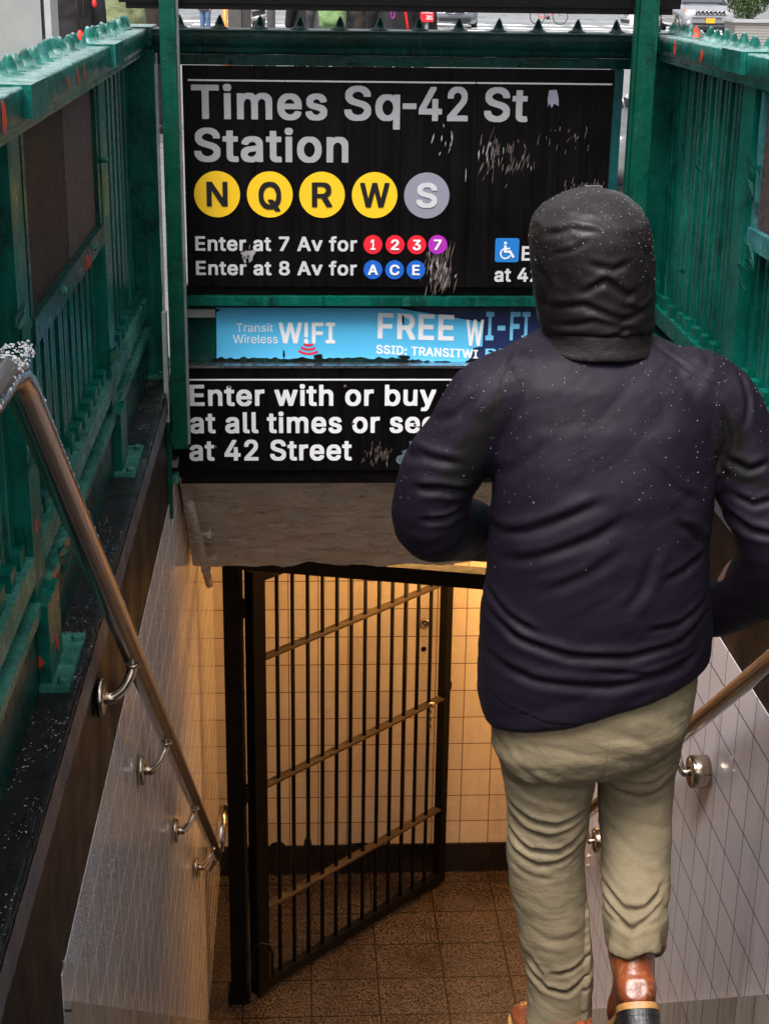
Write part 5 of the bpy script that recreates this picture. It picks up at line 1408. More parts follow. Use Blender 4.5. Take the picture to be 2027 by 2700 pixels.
# --- rain on jacket and hood
def on_mesh(me, base, zlo, zhi, sd):
    c, nn = poly_centres(me); c = c + np.array(base)
    ok = np.where((nn[:, 1] < .15) & (c[:, 2] > zlo) & (c[:, 2] < zhi) & (nn[:, 2] > -.35))[0]
    def f(r):
        while True:
            i = ok[r.randrange(len(ok))]
            if r.random() < ((c[i, 2] - zlo) / (zhi - zlo)) ** 1.5: return Vector(c[i]), Vector(nn[i])
    return f
drops(man, 'rain_drops', on_mesh(me_j, BASE[man.name], .35, .87, 1), 420, .0005, .0011, 'drop', 11)
drops(man, 'rain_drops', on_mesh(D.objects['hood'].data, BASE[man.name], .93, 1.16, 1), 520, .0004, .0010, 'drop', 12)

# --- boots
def boot(name, heel, fwd, up, parent, sc=1.0):
    f = Vector(fwd).normalized(); u = Vector(up); u = (u - f * u.dot(f)).normalized(); s = f.cross(u)
    h = Vector(heel)
    def T(a, b, c): return h + s * a * sc + f * b * sc + u * c * sc
    mb = MB()
    def ring(y, z0, z1, w, n=20):      # cross-section across the foot at y
        r = []
        for k in range(n):
            t = 2 * PI * k / n; ct, st = math.cos(t), math.sin(t)
            r.append(T(w * math.copysign(abs(ct) ** .8, ct), y, (z0 + z1) / 2 + (z1 - z0) / 2 * math.copysign(abs(st) ** .8, st)))
        return r
    mb.rings([ring(*q) for q in ((-.004, .03, .075, .024), (.012, .026, .105, .036), (.05, .026, .125, .040), (.10, .026, .115, .040), (.15, .026, .100, .045), (.20, .026, .085, .050), (.245, .026, .078, .049), (.275, .028, .068, .040), (.292, .032, .056, .022))])
    sh = []
    for z, y, a, b in ((.06, .055, .038, .055), (.10, .055, .041, .058), (.14, .052, .046, .058), (.175, .048, .050, .058), (.185, .048, .048, .056)):
        sh.append([T(a * math.cos(t), y + b * math.sin(t), z) for t in np.linspace(0, 2 * PI, 21)[:-1]])
    mb.rings(sh)
    me = fuse(mb, .0048, 4)
    ripple(me, .0018, (26, 26, 26), (2, 2, 2), 3)
    up_ = place(me, name, 'leather', parent)
    def outline(g):
        pts = [(-.012, .016), (-.030, .002), (-.036, .04), (-.034, .09), (-.040, .15), (-.050, .20), (-.050, .245), (-.036, .283), (-.012, .300)]
        L_ = [(x * g, .14 + (y - .14) * (1 + (g - 1) * .4)) for x, y in [(-.014, -.010), (-.030, .000), (-.040, .03), (-.038, .08), (-.041, .14), (-.052, .20), (-.052, .245), (-.040, .281), (-.014, .302)]]
        o_ = L_ + [(-x, y) for x, y in L_[::-1]]
        for _ in range(2):
            o_ = [q for i in range(len(o_)) for q in ((o_[i][0] * .75 + o_[(i + 1) % len(o_)][0] * .25, o_[i][1] * .75 + o_[(i + 1) % len(o_)][1] * .25), (o_[i][0] * .25 + o_[(i + 1) % len(o_)][0] * .75, o_[i][1] * .25 + o_[(i + 1) % len(o_)][1] * .75))]
        return o_
    mb = MB(); mb.prism([T(x, y, .018) for x, y in outline(1.04)], (u * .012 * sc)); mb.build('welt', 'welt', up_, bevel=.002)
    mb = MB(); mb.prism([T(x, y, .006) for x, y in outline(1.02)], (u * .0118 * sc))
    mb.prism([T(x, y, -.012) for x, y in [p for p in outline(1.0) if p[1] < .095]], (u * .0178 * sc))
    for k in range(9):
        yy = .115 + k * .019; mb.obox(T(0, yy, .002), s * .036 * sc, f * .005 * sc, u * .004 * sc)
    mb.build('sole', 'sole', up_, bevel=.0015)
    mb = MB(); mb.tube([T(.0, -.010, .165), T(0, -.016, .185), T(0, -.013, .203), T(0, -.002, .21), T(0, .006, .198)], [(.012, .003)] * 5, 8); mb.build('pull_tab', 'leather', up_)
    mb = MB()
    for k in range(5):
        y = .095 + k * .018; z = .122 - k * .007
        mb.tube([T(-.026, y, z - .004), T(0, y + .004, z + .010), T(.026, y, z - .004)], .003, 6)
    mb.build('laces', 'sole', up_)
boot('boot', (.618, 2.865, -.866), (-.28, .95, 0), (0, 0, 1), man)
boot('boot', (.709, 2.702, -.528), (.14, .67, -.73), (0, .71, .70), man, 1.12)

# ------------------------------------------------------------------ street behind the fence
MAT['jeans'] = cloth('blue_jeans', (.06, .10, .19), (.10, .16, .28), .8)
MAT['black_cloth'] = cloth('black_cloth', (.010, .009, .010), (.018, .016, .018), .6)
MAT['brown_cloth'] = cloth('brown_coat_cloth', (.050, .034, .026), (.080, .055, .042), .8)
MAT['dk_brown'] = cloth('dark_brown_cloth', (.030, .021, .017), (.045, .032, .026), .8)
MAT['olive'] = cloth('olive_jacket_cloth', (.13, .15, .07), (.20, .22, .11), .75, fold=.4)
MAT['moss'] = cloth('moss_green_backpack', (.14, .23, .09), (.22, .34, .14), .7, fold=.35)
MAT['grey_cloth'] = cloth('dark_grey_cloth', (.045, .045, .05), (.07, .07, .075), .8)
MAT['hair'] = cloth('dark_hair', (.012, .009, .007), (.03, .022, .016), .5)
MAT['red_strap'] = simple('red_strap', (.70, .02, .02), .5, 0, .15)
MAT['blue_bag'] = simple('blue_bag', (.02, .07, .45), .5, 0, .2)

JB = dict(pel=(0, 0, .95), chest=(0, .0, 1.36), neck=(0, .0, 1.50), head=(0, .02, 1.645), face=(0, 1, 0),
          sh=((-.185, 0, 1.42), (.185, 0, 1.42)), el=((-.235, -.03, 1.13), (.235, -.03, 1.13)), wr=((-.235, .05, .90), (.235, .05, .90)),
          hd=(((.05, .15, -1), (.2, 1, .1), (1, 0, .1), .45), ((-.05, .15, -1), (-.2, 1, .1), (-1, 0, .1), .45)),
          hip=((-.095, 0, .90), (.095, 0, .90)), kn=((-.105, .02, .50), (.105, .02, .50)), an=((-.11, -.02, .085), (.11, -.02, .085)), toe=((-.125, .15, .03), (.125, .15, .03)))
def standing():
    parts = {}
    parts['body'] = make_body(JB, .009)
    mb = MB()
    mb.rings([ell((0, 0, z), a, b, 24, 2.3) for z, a, b in ((.78, .20, .145), (.95, .195, .14), (1.1, .185, .13), (1.28, .205, .135), (1.40, .195, .115), (1.455, .12, .085), (1.51, .075, .075))])
    for s in (-1, 1):
        limb(mb, [(s * .165, 0, 1.40), (s * .21, -.005, 1.34), (s * .238, -.03, 1.13), (s * .238, .01, 1.0), (s * .238, .045, .925)], [.072, .070, .060, .055, .05], 14, 3)
    me = fuse(mb, .014, 4); ripple(me, .006, (7, 7, 10), (1, 2, 3)); parts['jacket'] = me
    mb = MB(); mb.rings([ell((0, 0, z), a, b, 20, 2.3) for z, a, b in ((.80, .165, .12), (.92, .17, .125), (1.0, .16, .12))])
    for s in (-1, 1): limb(mb, [(s * .09, 0, .86), (s * .103, .02, .50), (s * .11, -.015, .11)], [.10, .078, .068], 14, 4)
    me = fuse(mb, .014, 3); ripple(me, .005, (8, 8, 9), (4, 2, 3)); parts['trousers'] = me
    for s in (-1, 1):
        mb = MB(); limb(mb, [(s * .108, -.055, .05), (s * .112, .05, .055), (s * .125, .175, .035)], [.047, .050, .036], 12, 3); mb.box(s * .11 - .045, s * .11 + .045, -.09, .19, 0, .03)
        parts['shoe' + ('' if s < 0 else '2')] = fuse(mb, .012, 2)
    mb = MB(); mb.ball((0, .005, 1.672), 1, 3, (.086, .105, .108)); mb.ball((0, -.045, 1.61), 1, 3, (.078, .062, .085))
    parts['hair'] = fuse(mb, .012, 3)
    return parts
PARTS = standing()
def hood_mesh():
    mb = MB(); mb.ball((0, -.005, 1.66), 1, 3, (.105, .125, .135)); mb.ball((0, -.03, 1.53), 1, 3, (.115, .10, .08))
    return fuse(mb, .014, 3)
HOODM = hood_mesh()
def pack_mesh():
    mb = MB()
    mb.rings([ell((0, -.21, z), a, b, 24, 3.2) for z, a, b in ((.93, .13, .07), (.96, .155, .10), (1.05, .165, .12), (1.2, .16, .115), (1.33, .15, .10), (1.40, .12, .08), (1.425, .07, .05))])
    mb.rings([ell((0, -.325, z), a, b, 20, 3) for z, a, b in ((.97, .10, .03), (1.0, .125, .045), (1.12, .125, .045), (1.17, .10, .03))])
    me = fuse(mb, .012, 4); ripple(me, .007, (9, 9, 9), (5, 1, 3)); return me
PACK = pack_mesh()
def link_part(me, name, mat, parent, copy=True):
    o = D.objects.new(name, me.copy()); C.objects.link(o)
    o.data.materials.clear(); o.data.materials.append(MAT[mat]); o.parent = parent
    BASE[o.name] = Vector((0, 0, 0)); return o
def bystander(x, y, rot, label, jacket, trousers, head='hair', pack=None, skin='skin', z=0.0, sc=1.0):
    t = thing('person', label, 'person', (x, y, z))
    t.rotation_euler.z = rot; t.scale = (sc * .84, sc * .95, sc)
    BASE[t.name] = Vector((0, 0, 0))
    link_part(PARTS['body'], 'body', skin, t)
    link_part(PARTS['jacket'], 'jacket', jacket, t); link_part(PARTS['trousers'], 'trousers', trousers, t)
    link_part(PARTS['shoe'], 'shoe', 'sole', t); link_part(PARTS['shoe2'], 'shoe', 'sole', t)
    if head == 'hood': link_part(HOODM, 'hood', jacket, t)
    else: link_part(PARTS['hair'], 'hair', 'hair', t)
    if pack: link_part(PACK, 'backpack', pack, t)
    return t
def strap(t, pts, mat, name='strap', r=(.022, .006)):
    mb = MB(); mb.tube([Vector(p) for p in pts], [r] * len(pts), 8); return mb.build(name, mat, t)
# (x/y direction, distance)
def at(q, d): return q * d, d
x, y = at(-.1330, 12.5); p1 = bystander(x, y, .3, 'person in black with red cords, behind the left fence beside the grey kiosk', 'black_cloth', 'black_cloth', 'hood')
strap(p1, [(.02, -.15, 1.02), (.0, -.16, 1.18), (.04, -.15, 1.40)], 'dk_brown', 'cord', (.005, .005)); strap(p1, [(.06, -.15, .98), (.07, -.155, 1.25), (.08, -.13, 1.42)], 'dk_brown', 'cord', (.005, .005))
mb = MB(); mb.ball((.17, -.13, 1.21), .022, 2, (1, .6, 1.4)); mb.build('red_tag', 'red_strap', p1)
x, y = at(-.1065, 14.0); bystander(x, y, -.2, 'person in an olive green jacket behind the left fence corner', 'olive', 'black_cloth', 'hood')
x, y = at(-.0905, 15.0); bystander(x, y, .4, 'person in a dark brown coat between the fence corner and left sign post', 'dk_brown', 'black_cloth')
x, y = at(-.0535, 44.0); bystander(x, y, 2.6, 'distant person in blue jeans crossing the wet street', 'grey_cloth', 'jeans', z=rz(44.0))
x, y = at(.0085, 16.5); bystander(x, y, .5, 'person in black standing left of the moss green backpack', 'black_cloth', 'black_cloth', 'hood')
x, y = at(.0222, 16.0); bystander(x, y, .05, 'person carrying a moss green backpack above the sign fence', 'grey_cloth', 'grey_cloth', pack='moss', sc=.98)
x, y = at(.0340, 17.0); pb = bystander(x, y, -.4, 'person in a dark brown jacket just right of the moss green backpack', 'dk_brown', 'black_cloth')
mb = MB(); mb.rings([ell((-.03, -.27, z), .075, .05, 16, 3) for z in (.70, .72, .86, .88)]); mb.build('shoulder_bag', 'blue_bag', pb)
x, y = at(.0412, 17.5); bystander(x, y, .3, 'person in a lighter brown coat beside the blue grey pole', 'brown_cloth', 'brown_cloth')
x, y = at(.0610, 14.5); p5 = bystander(x, y, .2, 'person in black coat with a red sash and pink loop, left of red sign', 'black_cloth', 'black_cloth', 'hood', sc=1.04)
strap(p5, [(.10, -.175, .84), (.07, -.185, 1.0), (.03, -.175, 1.2), (-.02, -.15, 1.38)], 'red_strap', 'sash')
mb = MB(); mb.tube([(-.07 + .018 * math.cos(a), -.17, 1.06 + .035 * math.sin(a)) for a in np.linspace(0, 2 * PI, 15)[:-1]], .005, 6, closed=True); mb.build('pink_loop', 'purple', p5)
x, y = at(.0720, 15.5); bystander(x, y, -.5, 'person in black behind the red sign, right of the red sash', 'black_cloth', 'black_cloth', 'hood')

# grey kiosk
kx, ky = -1.022, 7.0
kk = thing('kiosk', 'plain grey metal kiosk panel behind the left fence', 'kiosk', (kx - .8, ky + .1, 0))
mb = MB(); mb.box(kx - 1.7, kx - .042, ky, ky + .20, .05, 2.5); mb.build('panel', 'kiosk', kk, bevel=.01)
mb = MB(); mb.box(kx - .040, kx - .028, ky + .01, ky + .19, .05, 2.5); mb.build('dark_joint', 'rubber', kk)
mb = MB(); mb.box(kx - .026, kx, ky - .01, ky + .21, 0.03, 2.52); mb.build('corner_trim', 'kiosk_trim', kk, bevel=.012)
mb = MB(); mb.box(kx - 1.75, kx + .03, ky - .04, ky + .25, 2.521, 2.62); mb.build('roof', 'kiosk_trim', kk, bevel=.02)
mb = MB(); mb.box(kx - 1.7, kx - .0, ky + .02, ky + .18, 0, .05); mb.build('plinth', 'rubber', kk)

# street furniture on the far side of the fence
def pole(q, d, r, h, mat, name, label, cat, n=20):
    x, y = at(q, d); z = 0 if d < 24 else rz(d)
    t = thing(name, label, cat, (x, y, z))
    mb = MB(); mb.tube([(x, y, z + .04), (x, y, z + h)], r, n); mb.build('shaft', mat, t)
    mb = MB(); mb.lathe([(0, r * 1.7), (.05, r * 1.7), (.12, r * 1.1)], (x, y, z), (0, 0, 1), n); mb.build('base', mat, t)
    mb = MB(); mb.lathe([(0, r * 1.1), (.03, r * 1.1), (.06, r * .5)], (x, y, z + h), (0, 0, 1), n); mb.build('cap', mat, t)
    return t, x, y
MAT['orange'] = simple('orange_plastic', (.85, .22, .02), .45, 0, .1)
MAT['grey_pole'] = simple('grey_pole_paint', (.16, .16, .165), .5, .1, .2)
MAT['blue_pole'] = simple('blue_grey_pole_paint', (.25, .30, .36), .5, .2, .15)
MAT['dk_pole'] = simple('dark_cabinet_paint', (.040, .037, .036), .5, 0, .25)
MAT['dk_pole2'] = simple('brown_grey_cabinet_paint', (.075, .068, .066), .5, 0, .2)
MAT['wrap'] = simple('silver_wrap', (.50, .49, .47), .35, .6, .15)
pole(-.0417, 30, .045, 1.05, 'orange', 'delineator_post', 'orange delineator post standing on the street left of the dark cabinet', 'bollard')
pole(-.0140, 21, .055, 3.0, 'grey_pole', 'street_pole', 'dark grey pole right of the silver spiral column', 'pole')
pole(.0461, 24, .065, 3.0, 'blue_pole', 'street_pole', 'blue grey pole between the brown coat and the black coat with the red sash', 'pole')
MAT['ylw'] = simple('yellow_plastic', (.80, .45, .02), .5, 0, .1)
pole(-.0167, 22.5, .035, .62, 'ylw', 'short_bollard', 'short yellow bollard at the foot of the spiral column', 'bollard')
x, y = at(-.0330, 19.5)
cb = thing('utility_cabinet', 'tall dark two-tone utility cabinet left of the spiral column', 'cabinet', (x, y, 0))
mb = MB(); mb.box(x - .135, x + .02, y, y + .3, .06, 1.7); mb.build('door', 'dk_pole2', cb, bevel=.008)
mb = MB(); mb.box(x + .022, x + .13, y + .02, y + .3, .06, 1.7); mb.build('side', 'dk_pole', cb, bevel=.008)
mb = MB(); mb.box(x - .15, x + .15, y - .02, y + .32, 0, .06); mb.build('plinth', 'rubber', cb)
mb = MB(); mb.box(x - .15, x + .15, y - .02, y + .32, 1.701, 1.75); mb.build('top', 'dk_pole', cb, bevel=.01)
x, y = at(-.0215, 21.8)
sc_ = thing('spiral_column', 'silver column wrapped with a dark spiral, above the sign fence', 'column', (x, y, 0))
mb = MB(); mb.tube([(x, y, 0), (x, y, 2.6)], .088, 24); mb.build('core', 'dk_pole', sc_)
mb = MB()
hel = [(x + .088 * math.cos(a), y + .088 * math.sin(a), .02 + a * .0215) for a in np.linspace(0, 118, 900)]
mb.tube(hel, [(.022, .045)] * len(hel), 6, cap=True); mb.build('spiral_wrap', 'wrap', sc_)
x, y = at(.0000, 23)
gb = thing('street_barrier', 'small grey metal barrier panel between the poles and the person in black', 'barrier', (x, y, 0))
mb = MB(); mb.box(x - .08, x + .08, y, y + .05, .25, 1.15); mb.build('panel', 'grey_pole', gb, bevel=.01)
for s in (-.06, .06):
    mb = MB(); mb.box(x + s - .015, x + s + .015, y - .12, y + .17, 0, .04); mb.box(x + s - .012, x + s + .012, y + .01, y + .04, .041, .25); mb.build('foot', 'grey_pole', gb)
# red sign
x, y = at(.0808, 13.8)
rs = thing('red_sign', 'small red sign reading S CALL 301 in white, left of the dark sedan', 'sign', (x, y, 0))
mb = MB(); mb.box(x - .056, x + .056, y, y + .012, 1.06, 1.42); mb.build('panel', 'reddisc', rs, bevel=.004)
mb = MB(); mb.tube([(x, y + .03, 0), (x, y + .03, 1.4)], .016, 12); mb.build('stake', 'grey_pole', rs)
lettering("'S CALL:", x - .050, x + .046, 1.128, 1.155, y - .001, 'let_white', rs, bold=.02)
lettering('301', x - .006, x + .046, 1.078, 1.112, y - .001, 'let_white', rs, bold=.02)

# bin bags in the gap beside the right sign post
MAT['bag_grey'] = simple('shiny_grey_bin_bag', (.10, .10, .105), .16, 0, .3, 12, .8, 16)
def bag(x, y, z, r, mat, label, sd):
    t = thing('bin_bag', label, 'bin bag', (x, y, z), 'bin bags beside the fence')
    mb = MB()
    def f(u, v):
        a = 2 * PI * u; q = v
        rr = r * (math.sin(PI * min(q * .93 + .05, 1)) ** .7) * (1 if q < .75 else 1 - (q - .75) * 2.2)
        fold = 1 + .07 * math.sin(a * 9 + 3 * noise.noise(Vector((a * 2, q * 4, sd)))) * q + .10 * noise.noise(Vector((math.cos(a) * 2, math.sin(a) * 2, q * 4 + sd)))
        return (x + rr * fold * math.cos(a), y + rr * fold * math.sin(a), z + q * r * 1.9)
    mb.grid(f, 90, 40); mb.build('sack', mat, t)
    mb = MB()
    top = z + r * 1.9
    for k in range(9):
        a = 2 * PI * k / 9
        mb.prism([(x, y, top - r * .25), (x + r * .28 * math.cos(a), y + r * .28 * math.sin(a), top + r * .12), (x + r * .28 * math.cos(a + .6), y + r * .28 * math.sin(a + .6), top + r * .06)], (.002, .002, .003))
    mb.build('tied_neck', mat, t)
bag(1.66, 8.0, .36, .28, 'bag_grey', 'shiny grey bin bag on top, in the gap beside the right sign post', 1)
bag(1.62, 7.95, 0, .34, 'bag_black', 'black bin bag underneath the shiny grey bag beside the right sign post', 2)
bag(2.05, 8.4, 0, .33, 'bag_black', 'black bin bag on the pavement farther right, behind the green post', 3)

# ------------------------------------------------------------------ vehicles
MAT['car_grey'] = simple('silver_grey_car_paint', (.30, .30, .32), .22, .45, .08, 3, coat=1.0)
MAT['car_dark'] = simple('dark_blue_grey_car_paint', (.10, .11, .125), .2, .4, .1, 3, coat=1.0)
MAT['car_white'] = simple('white_car_paint', (.60, .61, .62), .25, 0, .06, 3, coat=1.0)
MAT['car_glass'] = simple('car_glass', (.05, .065, .07), .06, 0, .2, 3, spec=.8)
MAT['car_black'] = simple('black_car_trim', (.012, .012, .013), .45, 0, .3, 20)
MAT['lens'] = simple('headlight_lens', (.62, .64, .66), .1, .3, .2, 30, coat=1.0)
MAT['amber'] = simple('amber_lens', (.8, .20, .03), .2, 0, .1)
MAT['plate'] = simple('orange_plate', (.80, .38, .02), .45, 0, .1, 30)
def car(name, label, x, y, z, rot, paint, suv=True, plate=True, sc=1.0):
    """front at -y, origin under the front bumper"""
    t = thing(name, label, 'car', (x, y, z)); t.rotation_euler.z = rot; t.scale = (sc,) * 3
    BASE[t.name] = Vector((0, 0, 0))
    W_ = .93 if suv else .90
    hood, belt, roof = (1.02, 1.08, 1.66) if suv else (.84, .93, 1.43)
    gl = .24 if suv else .16
    st = [(-.02, gl + .12, hood - .34, W_ * .80), (.02, gl + .02, hood - .26, W_ * .92), (.10, gl, hood - .13, W_ * .97), (.30, gl, hood - .05, W_), (.75, gl, hood, W_), (1.15, gl, belt - .02, W_), (2.3, gl, belt, W_), (3.6, gl, belt + .02, W_), (4.15, gl, belt, W_ * .97), (4.35, gl + .1, belt - .12, W_ * .93)]
    mb = MB(); rg = []
    for yy, z0, z1, w in st:
        pr = [(-w * .88, z0), (-w * .98, z0 + .12), (-w, z0 + (z1 - z0) * .55), (-w * .97, z1 - .09), (-w * .88, z1 - .015), (-w * .45, z1 + .015)]
        pr = pr + [(-a, b) for a, b in pr[::-1]]
        rg.append([(a, yy, b) for a, b in pr])
    mb.rings(rg); mb.build('body', paint, t)
    mb = MB(); rg = []
    y0 = 1.05
    for yy, zt_, wt in ((y0, belt - .03, W_ * .86), (y0 + .75, roof - .06, W_ * .70), (y0 + 1.1, roof, W_ * .70), (3.3, roof - .02, W_ * .70), (4.2, belt, W_ * .84)):
        wb = W_ * .90
        rg.append([(-wb, yy if zt_ > belt + .1 else yy, belt - .05), (-wt, yy, zt_ - .05), (-wt * .86, yy, zt_), (wt * .86, yy, zt_), (wt, yy, zt_ - .05), (wb, yy, belt - .05)])
    mb.rings(rg, smooth=False); mb.build('cabin_glass', 'car_glass', t, bevel=.02)
    mb = MB(); mb.rings([[(-W_ * .66, yy, roof + .004), (-W_ * .4, yy, roof + .028), (W_ * .4, yy, roof + .028), (W_ * .66, yy, roof + .004)] for yy in (y0 + .80, y0 + 1.2, 3.2, 3.5)]); mb.build('roof', paint, t)
    for s in (-1, 1):
        mb = MB(); mb.tube([(s * W_ * .86, y0 + .02, belt), (s * W_ * .69, y0 + .76, roof - .04)], .035, 8); mb.build('windscreen_pillar', paint, t)
        mb = MB(); mb.ball((s * (W_ + .09), y0 + .35, belt + .05), 1, 2, (.11, .07, .075)); mb.build('mirror', paint, t)
        for yy in (.82, 3.55):
            mb = MB(); R0 = .36 if suv else .32
            mb.lathe([(-.11, R0 * .72), (-.11, R0 * .95), (-.08, R0), (.08, R0), (.11, R0 * .95), (.11, R0 * .72)], (s * (W_ - .10), yy, R0), (1, 0, 0), 28, cap=False)
            wh = mb.build('wheel', 'rubber', t)
            mb = MB(); mb.lathe([(0, R0 * .72), (.02, R0 * .66), (-.01, R0 * .2), (.0, .03)], (s * (W_ - .0), yy, R0), (s, 0, 0), 20); mb.build('rim', 'chrome', wh)
        # lamps
        if suv:
            mb = MB(); mb.prism([(s * .52, -.03, hood - .30), (s * .52, -.03, hood - .15), (s * .80, .06, hood - .13), (s * .84, .10, hood - .27)], (0, .10, 0)); hlp = mb.build('headlight', 'lens', t, bevel=.015)
            mb = MB(); mb.prism([(s * .80, .045, hood - .26), (s * .79, .05, hood - .15), (s * .86, .15, hood - .14), (s * .87, .16, hood - .25)], (0, .08, 0)); mb.build('indicator', 'amber', hlp)
            mb = MB(); mb.lathe([(0, .075), (.02, .06), (.025, .03)], (s * .72, -.035, .48), (0, -1, 0), 16); mb.build('fog_lamp', 'lens', t)
        else:
            mb = MB(); mb.prism([(s * .36, -.035, .56), (s * .40, -.03, .66), (s * .70, .10, .735), (s * .86, .24, .72), (s * .84, .16, .60)], (0, .10, 0)); mb.build('headlight', 'lens', t, bevel=.015)
    if suv:
        mb = MB(); mb.box(-.50, .50, -.045, .0, hood - .285, hood - .15); g = mb.build('grille', 'car_black', t, bevel=.01)
        for k in range(7):
            cx_ = -.42 + k * .14; mb = MB(); w, h = .052, .055
            zc = hood - .2175
            out = [(cx_ - w, zc - h), (cx_ + w, zc - h), (cx_ + w, zc + h), (cx_ - w, zc + h)]
            for i in range(4):
                a, b = out[i], out[(i + 1) % 4]
                mb.tube([(a[0], -.05, a[1]), (b[0], -.05, b[1])], .011, 6)
            mb.build('grille_ring', 'silver', g)
        mb = MB(); mb.box(-.60, .60, -.05, .02, .40, .47); mb.box(-.80, .80, -.035, .05, .25, .36); mb.build('lower_intake', 'car_black', t, bevel=.02)
        mb = MB(); mb.box(-.62, .62, -.058, -.02, .62, .645); mb.build('bumper_strip', 'car_black', t, bevel=.006)
    else:
        mb = MB(); mb.prism([(-.36, -.04, .64), (.36, -.04, .64), (.30, -.05, .54), (-.30, -.05, .54)], (0, .06, 0)); g = mb.build('grille', 'car_black', t, bevel=.01)
        mb = MB(); mb.tube([(-.36, -.055, .645), (-.12, -.065, .62), (0, -.07, .585), (.12, -.065, .62), (.36, -.055, .645)], .022, 8); mb.tube([(-.30, -.06, .55), (.30, -.06, .55)], .012, 8); mb.build('chrome_bar', 'silver', g)
        mb = MB(); mb.box(-.62, .62, -.04, .04, .24, .38); mb.build('lower_intake', 'car_black', t, bevel=.02)
    if plate:
        zc = .545 if suv else .46
        mb = MB(); mb.box(-.155, .155, -.068, -.056, zc - .08, zc + .08); mb.build('plate', 'plate', t, bevel=.004)
    mb = MB(); mb.prism([(-W_ * .78, y0 - .05, belt - .015), (W_ * .78, y0 - .05, belt - .015), (W_ * .74, y0 + .05, belt + .03), (-W_ * .74, y0 + .05, belt + .03)], (0, .03, .0)); mb.build('wiper_cowl', 'car_black', t)
    return t
x, y = at(.2555, 54); car('suv', 'silver grey suv with an orange number plate parked by the planter', x, y, rz(54), 0, 'car_grey', True)
x, y = at(.0978, 64); car('sedan', 'dark sedan seen head-on beside the red sign, with chrome grille', x, y, rz(64), -.06, 'car_dark', False, False)
x, y = at(.2030, 66); car('sedan', 'white car side-on, mostly hidden behind the right sign post', x, y, rz(66), -1.5, 'car_white', False, False)

# bicycle
def bicycle(x, y, z, rot, label):
    t = thing('bicycle', label, 'bicycle', (x, y, z)); t.rotation_euler.z = rot
    BASE[t.name] = Vector((0, 0, 0))
    MATS = 'orange'
    for wx in (-.52, .52):
        mb = MB(); mb.tube([(wx + .335 * math.cos(a), 0, .345 + .335 * math.sin(a)) for a in np.linspace(0, 2 * PI, 41)[:-1]], .019, 8, closed=True); wh = mb.build('wheel', 'rubber', t)
        mb = MB()
        for k in range(14):
            a = 2 * PI * k / 14; mb.tube([(wx, 0, .345), (wx + .32 * math.cos(a), 0, .345 + .32 * math.sin(a))], .003, 4)
        mb.lathe([(-.04, .02), (.04, .02)], (wx, 0, .345), (0, 1, 0), 10); mb.build('spokes', 'silver', wh)
    mb = MB()
    bb, seat, head, hd2 = (-.05, 0, .29), (-.20, 0, .80), (.34, 0, .78), (.38, 0, .66)
    for a, b in ((bb, seat), (seat, head), (bb, hd2), (bb, (-.52, 0, .345)), (seat, (-.52, 0, .345)), (hd2, (.52, 0, .345)), (head, hd2)): mb.tube([a, b], .018, 8)
    mb.build('frame', 'reddisc', t)
    mb = MB(); mb.tube([(.30, -.28, .98), (.36, -.1, .97), (.36, .1, .97), (.30, .28, .98)], .014, 8); mb.tube([(.34, 0, .78), (.36, 0, .97)], .014, 8); mb.build('handlebar', 'car_black', t)
    mb = MB(); mb.ball((-.22, 0, .92), 1, 2, (.14, .07, .04)); mb.tube([(-.20, 0, .78), (-.22, 0, .9)], .013, 8); mb.build('saddle', 'car_black', t)
    mb = MB(); mb.lathe([(-.008, .09), (.008, .09)], (-.05, -.03, .29), (0, 1, 0), 18); mb.tube([(-.05, -.05, .29), (.08, -.07, .20)], .012, 6); mb.tube([(-.05, .05, .29), (-.18, .07, .38)], .012, 6); mb.build('crank', 'car_black', t)
    return t
x, y = at(.1555, 74); bicycle(x, y, rz(74), 0, 'bicycle with a red frame side-on in the middle of the wet street')

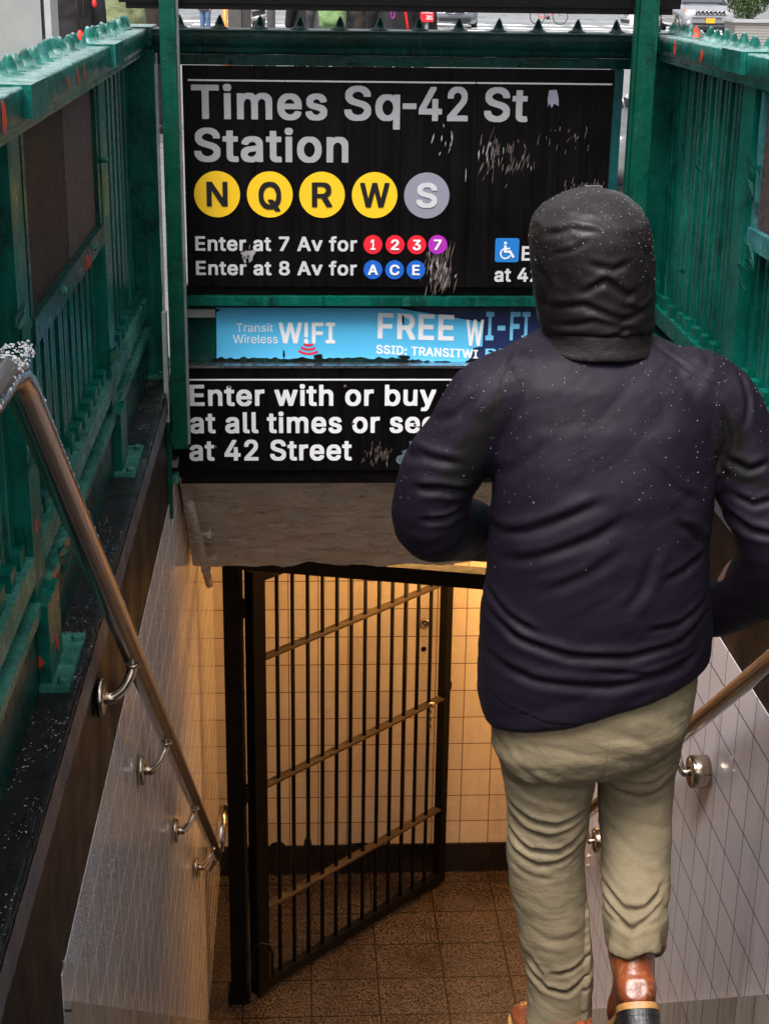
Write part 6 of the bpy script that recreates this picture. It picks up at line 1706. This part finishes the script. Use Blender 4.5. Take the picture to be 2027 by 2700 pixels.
# planter with clipped shrubs
MAT['slats'] = None
def slat_mat():
    n = NT('weathered_planter_slats')
    w = n.n.new('ShaderNodeTexWave'); w.bands_direction = 'Z'; w.inputs['Scale'].default_value = 5.2; w.inputs['Distortion'].default_value = .3
    n.l.new(n.co(), w.inputs['Vector'])
    col = n.mix(n.ramp(w.outputs['Fac'], .0, .18), (.05, .045, .04), (.30, .275, .25))
    n.set(Base_Color=col, Roughness=.6); return n.m
MAT['slats'] = slat_mat()
MAT['leaf'] = simple('shrub_leaf', (.045, .085, .018), .5, 0, .5, 6)
MAT['leaf2'] = simple('shrub_leaf_light', (.10, .15, .035), .5, 0, .4, 6)
x0, yp = .2735 * 36, 36.0
pl = thing('planter', 'long slatted wooden planter at the right edge of the street', 'planter', (x0 + 1.5, yp, rz(yp)))
z0 = rz(yp)
for k in range(3):
    mb = MB(); mb.prism([(x0 + k * 1.02 + .01 - .02 * k, yp, z0), (x0 + k * 1.02 + 1.0, yp, z0), (x0 + k * 1.02 + 1.0 - .1, yp, z0 + .78), (x0 + k * 1.02 - .09, yp, z0 + .78)], (0, .9, 0)); mb.build('slatted_box', 'slats', pl)
mb = MB(); mb.box(x0 - .14, x0 + 3.1, yp - .05, yp + .95, z0 + .781, z0 + .85); mb.build('rim', 'kiosk_trim', pl, bevel=.01)
def shrub(cx_, cy_, cz_, r, label, sd):
    t = thing('shrub', label, 'shrub', (cx_, cy_, cz_), 'shrubs in the planter')
    rr = random.Random(sd)
    for nm, mt, n in (('foliage', 'leaf', 2600), ('light_leaves', 'leaf2', 900)):
        mb = MB()
        for i in range(n):
            d = Vector((rr.gauss(0, 1), rr.gauss(0, 1), rr.gauss(0, 1))).normalized()
            q = r * (rr.random() ** .25) * (1 + .16 * noise.noise(d * 3 + Vector((sd, 0, 0))))
            p = Vector((cx_, cy_, cz_ + r * 1.15)) + Vector((d.x * q, d.y * q, d.z * q * 1.25))
            u_ = Vector((rr.gauss(0, 1), rr.gauss(0, 1), rr.gauss(0, 1))).normalized() * .035; v_ = u_.cross(d + Vector((.1, .2, .3))).normalized() * .02
            mb.poly([p - u_, p + v_, p + u_, p - v_])
        mb.build(nm, mt, t)
    mb = MB(); mb.tube([(cx_, cy_, cz_ - .2), (cx_ + .02, cy_, cz_ + r)], [.05, .03], 8); mb.build('stem', 'dk_pole', t)
for k, nm in enumerate(('leftmost clipped green shrub in the slatted planter', 'second clipped green shrub from the left in the planter', 'third clipped green shrub in the planter, cut off by the frame edge')):
    shrub(x0 + .30 + k * .95, yp + .45, z0 + .85, .50, nm, 5 + k)
